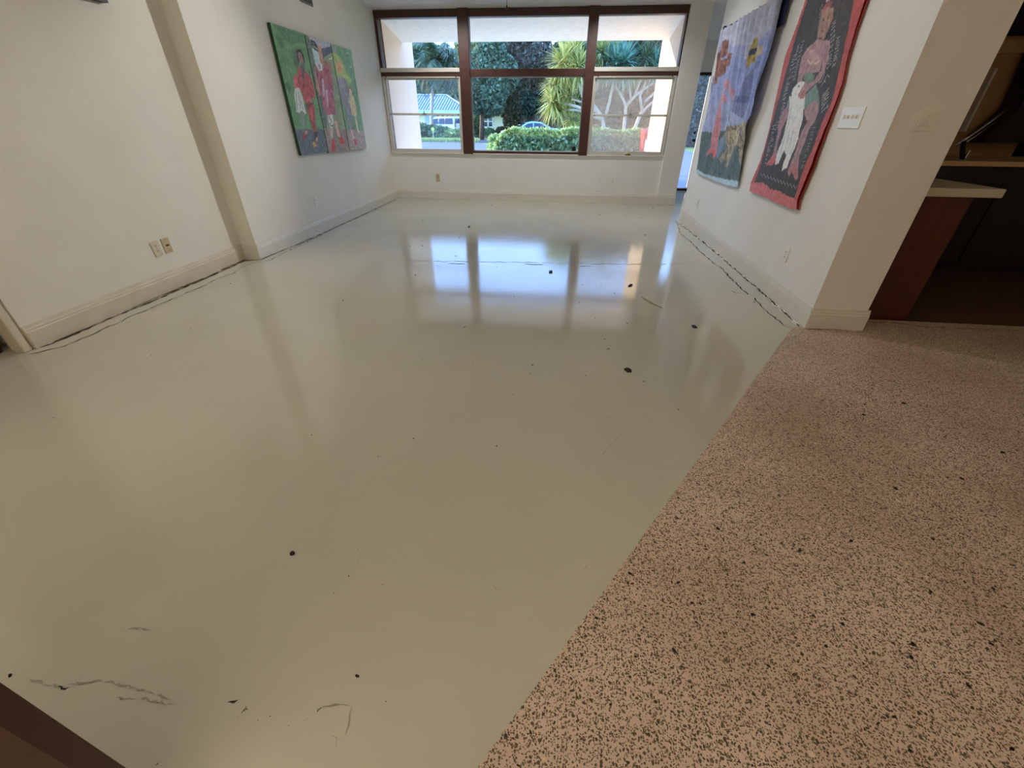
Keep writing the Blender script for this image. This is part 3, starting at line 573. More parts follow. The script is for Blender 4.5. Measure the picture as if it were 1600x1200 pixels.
panels = [
 (5.262, 5.915, .886, 2.086, (92, 142, 92), [
  (tp(c1([(60,80),(600,270),(640,420),(400,430),(250,340),(180,200)])), (78,116,84), .3, .7), (tp(c1([(100,250),(220,330),(260,470),(200,480)])), (70,108,78), .2, .7),
  (tp(c1([(270,480),(380,420),(560,390),(640,470),(480,470),(330,520)])), (112,160,108), .2, .5), (tp(c2([(40,0),(150,0),(140,170),(120,160)])), (74,104,80), .2, .8),
  (tp(c1([(400,560),(450,490),(480,520),(490,680),(520,760),(480,870),(430,760)])), (84,110,90), .3),
  (tp(c2([(200,748),(700,752),(800,1250),(200,1250)])), (92,100,112), .35),
  (tp(c1([(460,540),(480,510),(540,510),(590,590),(612,700),(608,760),(570,720),(520,745),(490,680)])), (50,42,48)),
  (tp(c1([(500,580),(525,560),(555,580),(575,660),(592,740),(560,775),(520,720),(500,650)])), (150,112,98), .35),
  (tp(c1([(540,770),(605,745),(612,900),(604,1080),(560,940)])), (92,84,88), .3),
  (tp(c1([(415,970),(440,948),(480,960),(510,1200),(440,1170)])), (196,92,92), .25),
  (tp(c1([(490,860),(535,800),(565,930),(600,1080),(612,870),(680,930),(735,1050),(780,1190)])+c2([(535,80),(556,250),(515,238),(500,240),(490,300),(410,320),(370,290),(340,180),(290,80),(215,20),(260,0)])), (168,66,68), .3),
  (tp(c1([(600,1060),(615,1060),(590,1190),(570,1190)])), (110,40,46)), (tp(c2([(395,255),(490,240),(490,300),(450,285),(410,315)])), (206,84,82), .2),
  (tp(c2([(385,320),(520,310),(545,450),(550,620),(575,790),(520,790),(490,720),(460,580),(430,480)])), (158,60,60), .35),
  (tp(c2([(470,400),(500,420),(510,640),(490,600)])), (196,84,80), .2), (tp(c2([(385,330),(515,320),(500,350),(420,430)])), (112,62,54), .3, .8),
  (tp(c2([(520,785),(580,795),(588,870),(550,960),(530,870)])), (58,56,66)), (tp(c2([(560,890),(592,875),(585,950),(555,945)])), (196,146,84)),
  (tp(c2([(505,950),(570,960),(572,1020),(530,1055),(505,1005)])), (184,136,84), .4),
  (tp(c2([(310,500),(365,490),(385,740),(350,765)])), (132,136,136)), (tp(c2([(348,830),(385,815),(392,890),(365,930),(350,905)])), (150,46,52)), (tp(c2([(380,775),(425,770),(415,830),(388,855)])), (190,130,90), .4),
  (tp(c2([(215,80),(290,75),(340,230),(380,420),(402,492),(370,503),(330,455),(290,505),(245,480),(230,350),(212,200)])), (196,198,192), .25)]
  + [(strip(tp(c2(p)), .010), (110,114,110)) for p in ([(240,160),(255,440)], [(270,150),(310,400)], [(300,200),(350,430)], [(245,475),(290,500),(330,455),(372,500)])]),
 (5.932, 6.548, .874, 2.079, (132, 148, 116), [
  (tp(c3([(60,40),(150,80),(250,300),(300,600),(330,760),(250,1200),(120,700)])), (92,112,96), .3), (tp(c4([(0,0),(140,0),(230,450),(240,690),(180,690)])), (96,106,98), .35),
  (tp(c3([(140,70),(560,200),(575,265),(385,315),(310,250),(180,170)])), (168,168,180), .15), (tp(c3([(385,315),(560,262),(585,395),(420,482)])), (88,92,118), .25),
  (tp(c3([(210,300),(290,300),(350,470),(400,620),(400,720),(340,730),(270,600)])), (172,194,212), .15),
  (strip(tp(c3([(190,170),(250,185),(305,262)])), .022), (44,50,66)), (strip(tp(c3([(195,215),(260,240),(310,300)])), .022), (44,50,66)), (strip(tp(c3([(245,300),(318,360)])), .022), (44,50,66)),
  (tp(c4([(200,690),(600,715),(640,1150),(200,1150)])), (142,122,116), .3),
  (tp(c3([(305,262),(365,250),(405,420),(425,580),(392,615),(360,540),(330,380)])), (178,128,118), .25),
  (tp(c3([(240,660),(300,760),(350,900),(385,1200),(340,1200),(290,960)])), (164,124,112), .3),
  (tp(c3([(420,540),(500,560),(555,620),(560,700),(440,680)])), (160,100,84), .35),
  (tp(c3([(255,610),(330,740),(400,740),(440,640),(540,600),(580,820),(605,1000),(610,1200),(370,1200),(345,1000),(290,780)])), (160,84,102), .4),
  (tp(c4([(130,-10),(325,-10),(370,200),(400,450),(230,455),(160,250)])), (168,92,116), .4),
  (tp(c3([(395,880),(430,880),(450,1190),(420,1190)])), (190,170,186), .3), (tp(c4([(205,0),(250,0),(270,330),(240,330)])), (186,150,168), .3),
  (tp(c3([(290,600),(390,590),(415,720),(335,732)])), (196,182,204), .3), (strip(tp(c3([(330,600),(360,690)])), .015), (60,56,90)),
  (tp(c4([(240,450),(330,450),(350,560),(345,870),(300,870),(280,650)])), (186,170,162), .25), (tp(c4([(260,460),(345,455),(350,600),(300,680),(270,560)])), (222,218,206), .35), (strip(tp(c4([(275,480),(320,560),(290,640),(350,650)])), .014), (54,50,48)),
  (tp(c4([(370,570),(415,555),(475,850),(440,855)])), (196,160,146), .25),
  (tp(c4([(330,890),(367,890),(392,1080),(385,1105),(322,1100),(320,1020)])), (188,42,52), .2), (tp(c4([(448,848),(505,850),(562,940),(535,985),(470,930)])), (190,44,54), .2),
  (tp(c3([(512,512),(598,470),(578,522)])), (226,226,170), .1)]),
 (6.566, 7.165, .874, 2.074, (104, 150, 112), [
  (tp(c3([(560,230),(640,260),(720,470),(600,380)])), (132,146,150), .2), (tp(c3([(580,390),(650,400),(740,470),(830,720),(960,900),(900,1040),(700,920),(620,600)])), (150,178,104), .2),
  (tp(c3([(620,420),(780,560),(900,900),(800,860),(700,560)])), (176,190,110), .2, .7),
  (tp(c4([(560,718),(900,728),(980,1150),(560,1150)])), (158,144,140), .25),
  (tp(c3([(665,560),(720,535),(775,600),(780,720),(740,805),(690,745),(660,650)])), (204,166,112), .25), (tp(c3([(680,610),(735,600),(755,700),(730,770),(695,720)])), (196,146,112), .25),
  (tp(c3([(690,880),(760,830),(835,870),(885,1000),(905,1210),(710,1210),(680,1000)])), (148,146,156), .25),
  (tp(c4([(425,-10),(640,-10),(640,200),(672,350),(692,715),(640,720),(600,500),(530,250)])), (140,138,152), .3),
  (tp(c3([(795,870),(830,880),(890,1010),(905,1200),(850,1100)])), (126,126,146), .2),
  (tp(c3([(895,1045),(920,1030),(960,1080),(975,1200),(905,1200)])), (176,80,72), .2), (tp(c3([(905,1065),(935,1060),(958,1110),(955,1200),(915,1190)])), (226,190,172), .2),
  (tp(c4([(635,60),(700,100),(762,280),(772,470),(735,480),(690,465),(660,320),(630,220)])), (216,186,148), .2),
  (tp(c4([(730,470),(760,470),(805,735),(775,725)])), (214,190,160), .2), (tp(c4([(650,715),(684,708),(725,885),(700,875)])), (200,172,168), .25),
  (tp(c4([(718,895),(762,885),(778,985),(740,975)])), (190,62,84), .2), (tp(c4([(778,740),(818,728),(818,772)])), (228,222,216), .1), (tp(c4([(780,765),(850,850),(835,840)])), (100,94,96)),
  (strip(tp(c4([(655,740),(690,850)])), .012), (176,84,100)), (tp(c3([(850,400),(890,380),(885,410)])), (190,214,190)), (tp(c3([(925,640),(950,650),(935,665)])), (200,214,200))])]
tri = thing('triptych_painting', 'three panel oil painting of standing figures on green ground hung on the left wall', 'painting', (XL, 6.2, .88))
for k, (y0, y1, z0, z1, bc, ly) in enumerate(panels):
    link('canvas_panel', MB().box(XL+.004, XT-.001, y0, y1, z0, z1), 'canvas_g', tri, bevel=.003)
    grid_mesh('painted_face', np.arange(y0, y1+.003, .006), np.arange(z0, z1+.003, .006), lambda u, v: np.stack([np.full(u.shape, XT), u, v], 1), lambda u, v: paint_layers(u, v, ly, bc, 3+k*7), 'paint', tri)
# blue cloth hanging, on a rod, top standing off the wall
ZT, ZBOT = 2.155, .70
def xcloth(z): return 1.738 + (1.79-1.738)*np.clip((2.15-z)/1.45, 0, 1)
def tapx(px):        # pixel -> (y,z) on the slanted cloth
    res = []
    for p in px:
        z = 1.5
        for _ in range(5): y, z = atx(p[0], p[1], float(xcloth(np.array(z))))[1:]
        res.append((y, z))
    return res
outline = tapx(c5([(398,352),(650,200),(960,8),(1085,-90),(1190,-160),(1085,0),(935,600),(785,1200)])+c6([(740,330),(640,720),(575,1140),(450,1115),(300,1065),(150,1000),(60,950),(130,600),(240,0)])+c5([(300,800),(350,560)]))
ymin, ymax = min(p[0] for p in outline), max(p[0] for p in outline)
zb = lambda y: 0.0
tl = [
 (tapx(c5([(380,330),(1300,-300),(1000,420),(700,700),(300,600)])), (190,194,212), .12, .75),
 (tapx(c5([(300,560),(700,520),(560,800),(500,1200),(200,1200)])), (150,166,214), .12, .6),
 (tapx(c5([(560,820),(1000,300),(900,760),(785,1200),(480,1200)])), (132,150,206), .15, .6),
 (tapx(c5([(560,1200),(760,760),(820,700),(640,1200)])), (82,92,140), .2, .6), (tapx(c6([(560,200),(600,0),(720,0),(640,300)])), (74,84,134), .2, .55), (tapx(c6([(700,300),(790,0),(850,-60),(750,340)])), (124,142,206), .15, .6),
 (tapx(c5([(440,455),(470,470),(480,550),(440,640),(400,720),(450,660),(525,595),(490,650),(465,760),(420,830),(350,950),(300,1020),(258,1112),(240,1100),(300,800),(350,640),(400,510)])), (134,98,94), .45),
 (tapx(c5([(490,770),(470,900),(485,960),(530,1190),(490,1190),(455,1010),(440,1200),(350,1200),(390,980),(440,900)])), (196,148,164), .2, .85),
 (tapx(c6([(395,-20),(470,-10),(430,80),(405,250),(370,420),(330,560),(312,690),(300,740),(265,792),(268,710),(240,722),(205,760),(230,690),(265,640),(290,480),(320,300),(380,90)])), (196,138,152), .2),
 (tapx(c6([(230,690),(300,680),(300,740),(265,792),(268,710),(240,722),(205,760)])), (200,112,120), .2),
 (tapx(c6([(490,-20),(575,-20),(545,100),(540,190),(525,110)])), (180,160,186), .2),
 (tapx(c5([(805,430),(822,470),(790,560),(752,625),(770,640),(820,550),(885,530),(850,600),(790,700),(775,770),(750,725),(700,820),(650,850),(690,740),(710,660),(760,560)])), (150,138,92), .35),
 (tapx(c5([(775,560),(810,550),(770,640),(730,655)])), (50,58,86)), (tapx(c5([(840,540),(880,530),(800,690),(770,700)])), (196,186,164), .2),
 (tapx(c6([(160,445),(280,462),(450,420),(745,335),(600,1070),(430,1045),(270,1005),(150,965),(60,925)])), (88,106,112), .3),
 (tapx(c6([(330,560),(440,450),(460,640),(330,780),(300,740)])), (112,132,152), .2), (tapx(c6([(480,720),(520,690),(500,790)])), (38,46,48)),
 (tapx(c6([(395,-20),(470,-10),(430,80),(405,250),(370,420),(330,560),(312,690),(300,740),(265,792),(268,710),(240,722),(205,760),(230,690),(265,640),(290,480),(320,300),(380,90)])), (192,136,148), .2),
 (tapx(c6([(210,700),(300,680),(300,740),(265,792),(268,710),(240,722),(205,760)])), (206,110,116), .2),
 (tapx(c6([(440,430),(480,370),(560,370),(700,312),(742,350),(690,545),(640,720),(612,880),(600,800),(620,620),(590,605),(520,690),(440,892),(410,872),(450,780),(380,830),(360,790),(465,640)])), (152,146,136), .5),
 (tapx(c6([(490,440),(590,440),(590,590),(500,640)])), (176,168,150), .25), (tapx(c6([(480,260),(530,205),(548,245),(500,345)])), (112,110,118), .5),
 (tapx(c6([(50,905),(90,925),(150,968),(280,1008),(440,1042),(600,1068),(590,1160),(440,1140),(280,1085),(140,1020),(40,960)])), (176,200,232), .1)]
for a in range(26):     # dark strokes in the beige tree shape
    x_ = rnd.uniform(460, 700); y_ = rnd.uniform(350, 640)
    tl.insert(-1, (strip(tapx(c6([(x_, y_), (x_+rnd.uniform(-14, 14), y_+35), (x_+rnd.uniform(-24, 14), y_+75)])), .012), (78, 76, 76)))
tap = thing('cloth_hanging', 'long blue painted cloth with pale figures hanging from a rod on the right wall', 'wall hanging', (1.79, 5.6, .7))
def fold(u, v):
    k = np.clip((v-.95)/1.1, 0, 1)**1.3
    f = .032*k*np.sin(u*46+1.5*np.sin(u*9)) + .010*k*np.sin(u*110) + .026*np.clip((2.1-v)/.6, 0, 1)*np.clip((v-.7)/.5, 0, 1)*np.sin(u*14+v*6) + .006*np.sin(u*22+v*8)*np.clip((1.4-v), 0, 1)
    return f
grid_mesh('painted_cloth', np.arange(ymin, ymax, .010), np.arange(.6, 2.36, .010),
    lambda u, v: np.stack([np.minimum(xcloth(v)-.02*np.clip((v-.8)/.8, 0, 1)-fold(u, v), 1.808), u, v], 1), lambda u, v: paint_layers(u, v, tl, (158, 170, 208), 21, 1.3, -.12), 'cloth', tap, keep=lambda u, v: inpoly(u, v, outline))
yl, yr = 6.40, 4.62
link('rod', MB().tube([(1.752, yl+.0, 2.15), (1.752, 4.84, 2.15)], .012, 8), 'black', tap)
link('rod_bracket', MB().box(1.735, 1.804, yl-.01, yl+.035, 2.12, 2.175), 'black', tap, bevel=.004)
link('backing_cloth', MB().hexa([(1.785,4.835,1.95),(1.795,4.835,1.95),(1.795,5.05,1.95),(1.785,5.05,1.95)], [(1.772,4.835,2.2),(1.785,4.835,2.2),(1.785,5.05,2.2),(1.772,5.05,2.2)]), 'navy', tap)
# red bordered scroll canvas
XS = 1.800
sp = lambda px: onplane(px, XS)
so = sp(c7([(330,-250),(280,0),(200,260),(70,630),(0,960)])+c8([(250,340),(160,640),(60,880),(50,962),(150,1005),(270,1055),(400,1110),(535,1155),(545,1060),(700,690),(740,560),(790,430),(945,0)])+c7([(690,900),(740,640),(850,280),(950,0),(1020,-250)]))
si = sp(c7([(350,-250),(300,0),(180,430),(30,1000)])+c8([(260,340),(180,620),(98,872),(190,880),(270,940),(370,970),(440,1012),(522,1032),(555,930),(640,670),(700,560),(780,300),(890,40)])+c7([(650,780),(740,400),(830,0),(890,-250)]))
sl = [(sp(c8([(100,872),(190,880),(270,940),(370,970),(440,1012),(522,1032),(560,1180),(0,1000),(60,880)])), (186, 88, 94), .1), (si, (44,36,37), .25),
 (sp(c7([(600,0),(830,0),(640,780),(560,400),(620,150)])), (58,50,44), .3, .7), (sp(c8([(640,300),(740,260),(560,760),(540,600)])), (62,60,60), .3, .6),
 (sp(c7([(500,60),(560,-60),(640,-40),(640,110),(600,260),(560,120),(470,180),(455,120)])), (70,48,44), .3),
 (sp(c7([(520,40),(570,5),(585,35),(500,130),(462,165),(465,110)])), (150,62,66), .2), (sp(c7([(520,-20),(570,-30),(560,5),(520,20)])), (180,150,150)),
 (sp(c7([(480,120),(545,70),(600,95),(597,200),(560,285),(520,370),(490,445),(420,425),(430,330),(448,230)])), (146,108,92), .25),
 (sp(c7([(430,420),(490,455),(555,438),(562,480),(540,640),(500,780),(460,862),(400,922),(300,1012),(270,1072),(220,1062),(240,990),(290,900),(380,890),(440,800),(470,680),(462,780),(410,805),(340,805),(270,825),(250,900),(200,935),(230,750),(260,620),(320,520),(390,470)])), (152,112,118), .22),
 (sp(c7([(330,560),(400,540),(440,640),(370,690),(320,650)])), (168,130,136), .2), (strip(sp(c7([(312,660),(350,700),(400,700),(450,668)])), .014), (182,156,150)),
 (sp(c7([(275,825),(340,792),(390,830),(372,900),(320,922),(270,882)])), (88,112,96), .25),
 (sp(c7([(290,1050),(400,930),(438,1050),(432,1200),(280,1200),(280,1100)])), (94,122,114), .2), (sp(c8([(600,0),(755,-10),(740,50),(690,60),(640,110),(608,135)])), (94,122,114), .2), (sp(c7([(130,1080),(165,1060),(150,1200),(80,1200)])), (94,122,114), .2),
 (sp(c8([(440,60),(490,10),(505,50),(470,155),(440,105)])), (94,122,114), .2),
 (sp(c8([(606,150),(690,60),(735,48),(757,150),(722,255),(662,340),(622,470),(562,620),(560,700),(557,835),(530,855),(490,760),(465,820),(448,770),(480,680),(530,560),(580,370),(642,262),(620,205)])), (150,112,118), .2),
 (sp(c8([(470,765),(500,690),(552,720),(557,835),(530,855),(490,760),(465,820)])), (164,88,92), .25),
 (sp(c8([(440,100),(457,170),(430,245),(382,330),(332,500),(322,640),(272,705),(213,702),(280,600),(320,470),(350,260),(390,160)])), (152,108,124), .2),
 (sp(c8([(295,590),(325,640),(290,695),(213,704),(250,650)])), (184,78,80), .2),
 (sp(c7([(250,885),(283,910),(252,970),(222,1032),(285,1072),(275,1210),(105,1210),(160,1080),(138,1040),(160,970)])), (204,200,208), .12),
 (sp(c8([(460,0),(610,10),(592,250),(552,400),(557,432),(492,582),(442,720),(380,762),(400,680),(432,600),(400,560),(342,690),(308,692),(330,580),(390,430),(430,280),(462,120)])), (202,200,208), .15),
 (sp(c7([(205,1040),(280,1000),(300,1060),(260,1090),(220,1080)])), (156,100,92), .2), (sp(c7([(214,942),(228,942),(228,958),(214,958)])), (30,26,28))]
for p in ([(430,300),(390,520)], [(470,300),(420,560)], [(510,330),(430,600)], [(540,400),(470,600)], [(400,440),(370,560)], [(480,120),(440,330)]): sl.append((strip(sp(c8(p)), .006), (150,148,158)))
for p in ([(480,215),(500,225)], [(530,190),(550,200)], [(458,350),(490,340)], [(440,415),(470,425)]): sl.append((strip(sp(c7(p)), .01), (84,56,50)))
scr = thing('painted_scroll', 'unframed black canvas with red border, seated woman holding a white goat, on right wall', 'painting', (XS, 3.9, .7))
zmaxs = 2.55
ys = [p[0] for p in so]
grid_mesh('painted_canvas', np.arange(min(ys), max(ys), .006), np.arange(min(p[1] for p in so), zmaxs, .007),
    lambda u, v: np.stack([XS-.012-.008*np.sin(v*5)*np.sin(u*3.1), u, v], 1), lambda u, v: paint_layers(u, v, sl, (168, 56, 50), 41), 'paint', scr, keep=lambda u, v: inpoly(u, v, so))
link('canvas_back', MB().prism([(XS+.002, y, z) for y, z in so if z < 2.6], np.array((.006, 0, 0))), 'scrollred', scr)
# handwriting
STROKES = {'O': [[(.5,0),(.1,.3),(.1,.7),(.5,1),(.9,.7),(.9,.3),(.5,0)]], 'F': [[(.1,0),(.1,1),(.9,1)], [(.1,.5),(.7,.5)]], 'W': [[(0,1),(.25,0),(.5,.7),(.75,0),(1,1)]], 'H': [[(.1,0),(.1,1)], [(.9,0),(.9,1)], [(.1,.5),(.9,.5)]],
  'A': [[(0,0),(.5,1),(1,0)], [(.2,.4),(.8,.4)]], 'T': [[(.5,0),(.5,1)], [(0,1),(1,1)]], 'U': [[(.1,1),(.1,.2),(.5,0),(.9,.2),(.9,1)]], 'S': [[(.9,.9),(.4,1),(.1,.75),(.9,.3),(.6,0),(.1,.1)]], 'E': [[(.9,1),(.1,1),(.1,0),(.9,0)], [(.1,.5),(.7,.5)]], 'N': [[(.1,0),(.1,1),(.9,0),(.9,1)]], 'C': [[(.9,.9),(.4,1),(.1,.5),(.4,0),(.9,.1)]], 'I': [[(.5,0),(.5,1)]], 'R': [[(.1,0),(.1,1),(.8,.9),(.8,.6),(.1,.5),(.9,0)]], 'M': [[(0,0),(.1,1),(.5,.3),(.9,1),(1,0)]]}
lt = MB()
def lay(y, z): return (XS-.0135-.008*math.sin(z*5)*math.sin(y*3.1), y, z)
def write_down(px0, px1, text, hgt, wid=.006):     # letters one under another along a line of the canvas
    a = np.array(sp([px0])[0]); b = np.array(sp([px1])[0]); n = len(text)
    d = (b-a)/max(1, n); dn = d/np.linalg.norm(d)
    for i, ch in enumerate(text):
        o_ = a+d*(i+.2); ex = dn*np.linalg.norm(d)*.7; ey = np.array((-dn[1], dn[0]))*hgt
        if ey[0] > 0: ey = -ey
        for st in STROKES.get(ch, []):
            lt.ribbon([lay(*(o_+ex*p[0]-ey*p[1]*-1)) for p in st], wid, (1, 0, 0))
write_down((1279,126), (1289,140), 'OF', .07, .008); write_down((1287,147), (1285,180), 'WHAT', .07, .008)
write_down((1303,36), (1293,110), 'MISTERIOUS', .045); write_down((1310,58), (1301,108), 'ANOTHER', .04)
write_down((1257,62), (1241,130), 'IUSTHOUSE', .04); write_down((1250,70), (1238,124), 'WHATITIS', .035); write_down((1244,85), (1225,160), 'CUTALSOHERE', .035); write_down((1235,128), (1216,200), 'THISISNOTA', .04)
write_down((1228,160), (1210,235), 'UNTILTHEN', .035); write_down((1210,195), (1200,240), 'HANDS', .045); write_down((1203,222), (1195,258), 'CHERIT', .035); write_down((1218,180), (1204,232), 'BUTLET', .035)
write_down((1275,195), (1255,265), 'INTHEAIR', .035, .004); write_down((1284,10), (1280,60), 'SOMENO', .035, .004)
wv = []
for i in range(23):
    x_ = 160+(550-160)*i/22; y_ = 795+(930-795)*i/22+(17 if i % 2 else -17); wv.append(lay(*sp(c8([(x_, y_)]))[0]))
lt.ribbon(wv, .006, (1, 0, 0))
link('lettering', lt, 'chalk', scr)['kind'] = 'stuff'
# framed picture, only its lower corner shows at the top left
pf = thing('framed_picture', 'dark framed picture high on the near left wall, only its lower corner in view', 'picture', (XLN, 3.3, 1.93))
link('frame', fr(MB(), 3.02, 3.55, 1.93, 2.55, .03), 'black', pf).data.transform(Matrix(((0, 1, 0, XLN-YW+.02), (1, 0, 0, 0), (0, 0, 1, 0), (0, 0, 0, 1))))
link('print', MB().box(XLN, XLN+.012, 3.05, 3.52, 1.96, 2.52), 'trimd', pf)
vt = thing('air_vent', 'grey louvred air vent high on the left wall above the triptych', 'vent', (XL, 6.19, 2.39))
link('frame', MB().box(XL, XL+.012, 6.05, 6.33, 2.39, 2.405).box(XL, XL+.012, 6.05, 6.33, 2.555, 2.57).box(XL, XL+.012, 6.05, 6.065, 2.405, 2.555).box(XL, XL+.012, 6.315, 6.33, 2.405, 2.555), 'grille', vt)
for i in range(8):
    z = 2.41+i*.018; link('slat', MB().hexa([(XL,6.065,z),(XL+.010,6.065,z-.004),(XL+.010,6.315,z-.004),(XL,6.315,z)], [(XL,6.065,z+.008),(XL+.010,6.065,z+.003),(XL+.010,6.315,z+.003),(XL,6.315,z+.008)]), 'grille', vt)
link('back', MB().box(XL, XL+.002, 6.065, 6.315, 2.405, 2.555), 'slot', vt)
# ------------------------------------------------------------------ ceiling fan (out of frame but for its pull chain)
FX, FY = -.60, 5.0
fan = thing('ceiling_fan', 'white ceiling fan above the frame, only its dark pull chain hangs into view', 'fan', (FX, FY, 2.5))
zc = ceil_z(FY)
link('downrod', MB().tube([(FX, FY, zc+.01), (FX, FY, 2.72)], .013, 8).lathe([(.07, zc-.05), (.075, zc+.02)], (FX, FY, 0), 16), 'fan', fan, smooth=False)
link('motor', MB().lathe([(.05, 2.75), (.12, 2.73), (.13, 2.67), (.11, 2.63), (.05, 2.61)], (FX, FY, 0), 24), 'fan', fan, smooth=True)
for k in range(4):
    a = k*math.pi/2+.5; ca, sa = math.cos(a), math.sin(a)
    P = [(.13, -.05), (.62, -.07), (.66, 0), (.62, .07), (.13, .05)]
    link('blade', MB().prism([(FX+u*ca-v*sa, FY+u*sa+v*ca, 2.655+v*.15) for u, v in P], np.array((0, 0, .008))), 'fan', fan)
link('lower_cap', MB().lathe([(.10, 2.60), (.09, 2.56), (.03, 2.535), (.01, 2.53)], (FX, FY, 0), 24), 'fan', fan, smooth=True)
cx_, cz_ = FX, 2.108
link('pull_chain', MB().tube([(FX+.005, FY, 2.535), (FX, FY, cz_+.03)], .0018, 6), 'slot', fan)
link('chain_pull', MB().lathe([(.003, cz_+.033), (.006, cz_+.028), (.008, cz_+.012), (.007, cz_), (.003, cz_-.002)], (cx_, FY, 0), 10), 'brown', fan)
def area(name, loc, d, power, sx_, sy_, colr):
    l = bpy.data.lights.new(name, 'AREA'); l.energy = power; l.shape = 'RECTANGLE'; l.size = sx_; l.size_y = sy_; l.color = colr
    o = bpy.data.objects.new(name, l); C.objects.link(o); o.location = loc; o.rotation_euler = Vector(d).to_track_quat('-Z', 'Y').to_euler(); return o
# added fill spots on an unseen ceiling track above the frame, aimed at walls
tk = thing('fill_track', 'added white ceiling track of fill spots aimed at the walls, unseen above the frame', 'lamp', (-.2, 6.0, ceil_z(6.0)))
link('rail', MB().box(-.9, .7, 5.98, 6.02, ceil_z(6.0)-.03, ceil_z(6.0)+.01), 'fan', tk)
link('rail', MB().box(-1.9, 1.1, 7.43, 7.47, ceil_z(7.47)-.02, ceil_z(7.43)+.01), 'fan', tk)
link('rail', MB().box(-.62, -.58, 3.6, 4.2, ceil_z(4.2)-.03, ceil_z(3.6)+.01), 'fan', tk)
for x_, yy, aim, wt, cone in [(-.75, 6.0, (-3.12, 6.2, .8), 14, 125), (-.45, 6.0, (-3.29, 2.3, .9), 130, 72), (.2, 6.0, (1.8, 6.1, 1.0), 36, 85), (-.6, 3.9, (1.8, 3.9, 1.1), 40, 75), (-1.87, 7.45, (-1.5, 8.31, .1), 44, 130), (.365, 7.45, (1.0, 8.31, .1), 44, 130)]:
    p = Vector((x_, yy, ceil_z(yy)-(.06 if yy > 7 else .13))); d = (Vector(aim)-p).normalized(); q = d.to_track_quat('Z', 'Y').to_matrix()
    mb = MB().lathe([(.025, -.07), (.045, -.06), (.05, .05), (.045, .05), (.04, -.02)], (0, 0, 0), 16); mb.v = [tuple(p+q @ Vector(v)) for v in mb.v]
    mb.tube([(x_, yy, ceil_z(yy)-.03), tuple(p)], .01, 6); link('fill_head', mb, 'fan', tk)
    l = bpy.data.lights.new('spot', 'SPOT'); l.energy = wt*SPOT; l.color = (1.0, .98, .95); l.spot_size = math.radians(cone); l.spot_blend = .8; l.shadow_soft_size = .06
    o = bpy.data.objects.new('spot', l); C.objects.link(o); o.location = p+d*.06; o.rotation_euler = d.to_track_quat('-Z', 'Y').to_euler()
# unseen uplighter added behind the camera for warm fill light
lx, ly = -1.3, -1.1
lamp = thing('fill_uplighter', 'slim white uplighter added behind the camera as unseen fill light', 'lamp', (lx, ly, 0))
link('base', MB().lathe([(.15, 0), (.15, .015), (.03, .03)], (lx, ly, 0), 28), 'fan', lamp)
link('pole', MB().tube([(lx, ly, .02), (lx, ly, 1.78)], .012, 10), 'fan', lamp)
link('lamp_shade', MB().lathe([(.02, 1.76), (.10, 1.78), (.17, 1.84), (.165, 1.84), (.10, 1.795), (.02, 1.78)], (lx, ly, 0), 28), 'fan', lamp, smooth=True)
l = bpy.data.lights.new('rear_fill_glow', 'AREA'); l.shape = 'DISK'; l.size = .22; l.energy = FILL_REAR; l.color = (1.0, .85, .66)
o = bpy.data.objects.new('rear_fill_glow', l); C.objects.link(o); o.location = (lx, ly, 1.835); o.rotation_euler = (math.pi, 0, 0)
# ------------------------------------------------------------------ wooden door at the lower left, close to the camera
dr = thing('wooden_door', 'open reddish brown wooden door whose edge cuts the bottom left corner', 'door', (-.80, .14, 0))
e0 = np.array((-.757, .153)); e1 = np.array((-1.50, -.16)); dn = (e1-e0)/np.linalg.norm(e1-e0); nn = np.array((dn[1], -dn[0]))*.04
q0, q1, q2, q3 = e0, e1, e1+nn, e0+nn
link('door_leaf', MB().hexa([(*q0,.01),(*q1,.01),(*q2,.01),(*q3,.01)], [(*q0,2.03),(*q1,2.03),(*q2,2.03),(*q3,2.03)]), 'redwood', dr)
for z0, z1 in ((.2, .9), (1.1, 1.9)):
    a, b = e0+dn*.13, e1-dn*.13; k = nn*-.2; link('door_panel', MB().hexa([(*a,z0),(*b,z0),(*(b+k),z0),(*(a+k),z0)], [(*a,z1),(*b,z1),(*(b+k),z1),(*(a+k),z1)]), 'redwood', dr)
# ------------------------------------------------------------------ kitchen beyond the wall end
pn = thing('peninsula_cabinet', 'red brown wooden end panel of the kitchen peninsula behind the wall end', 'cabinet', (2.47, 3.5, 0))
link('end_panel', MB().box(2.19, 2.645, 3.185, 3.21, .0, .85), 'redwood', pn)
link('carcass', MB().box(2.19, 2.63, 3.21, 4.3, .0, .85), 'redwood', pn)
link('door', MB().box(2.63, 2.648, 3.25, 3.75, .1, .83), 'darkcab', pn); link('door', MB().box(2.63, 2.648, 3.77, 4.28, .1, .83), 'darkcab', pn)
tag(link('countertop', MB().box(2.19, 2.78, 3.15, 4.3, .853, .905), 'counter', bevel=.006), 'white countertop slab on the kitchen peninsula', 'countertop')
bc = thing('base_cabinet', 'black base cabinet along the rear of the dark kitchen', 'cabinet', (4.3, 4.75, 0))
link('carcass', MB().box(2.66, 6.3, 4.52, 5.2, .08, .93), 'darkcab', bc); link('plinth', MB().box(2.7, 6.3, 4.6, 5.2, .0, .08), 'darkcab', bc)
for i in range(6): link('door', MB().box(2.72+i*.6, 3.26+i*.6, 4.502, 4.52, .12, .80), 'darkcab', bc, bevel=.004)
tag(link('countertop', MB().box(2.64, 6.35, 4.48, 5.25, .935, .975), 'tanl', bevel=.004), 'narrow tan edged countertop along the rear of the kitchen', 'countertop')
rc = thing('return_cabinet', 'dark red brown cabinet side between the peninsula and rear counter', 'cabinet', (2.9, 4.2, 0))
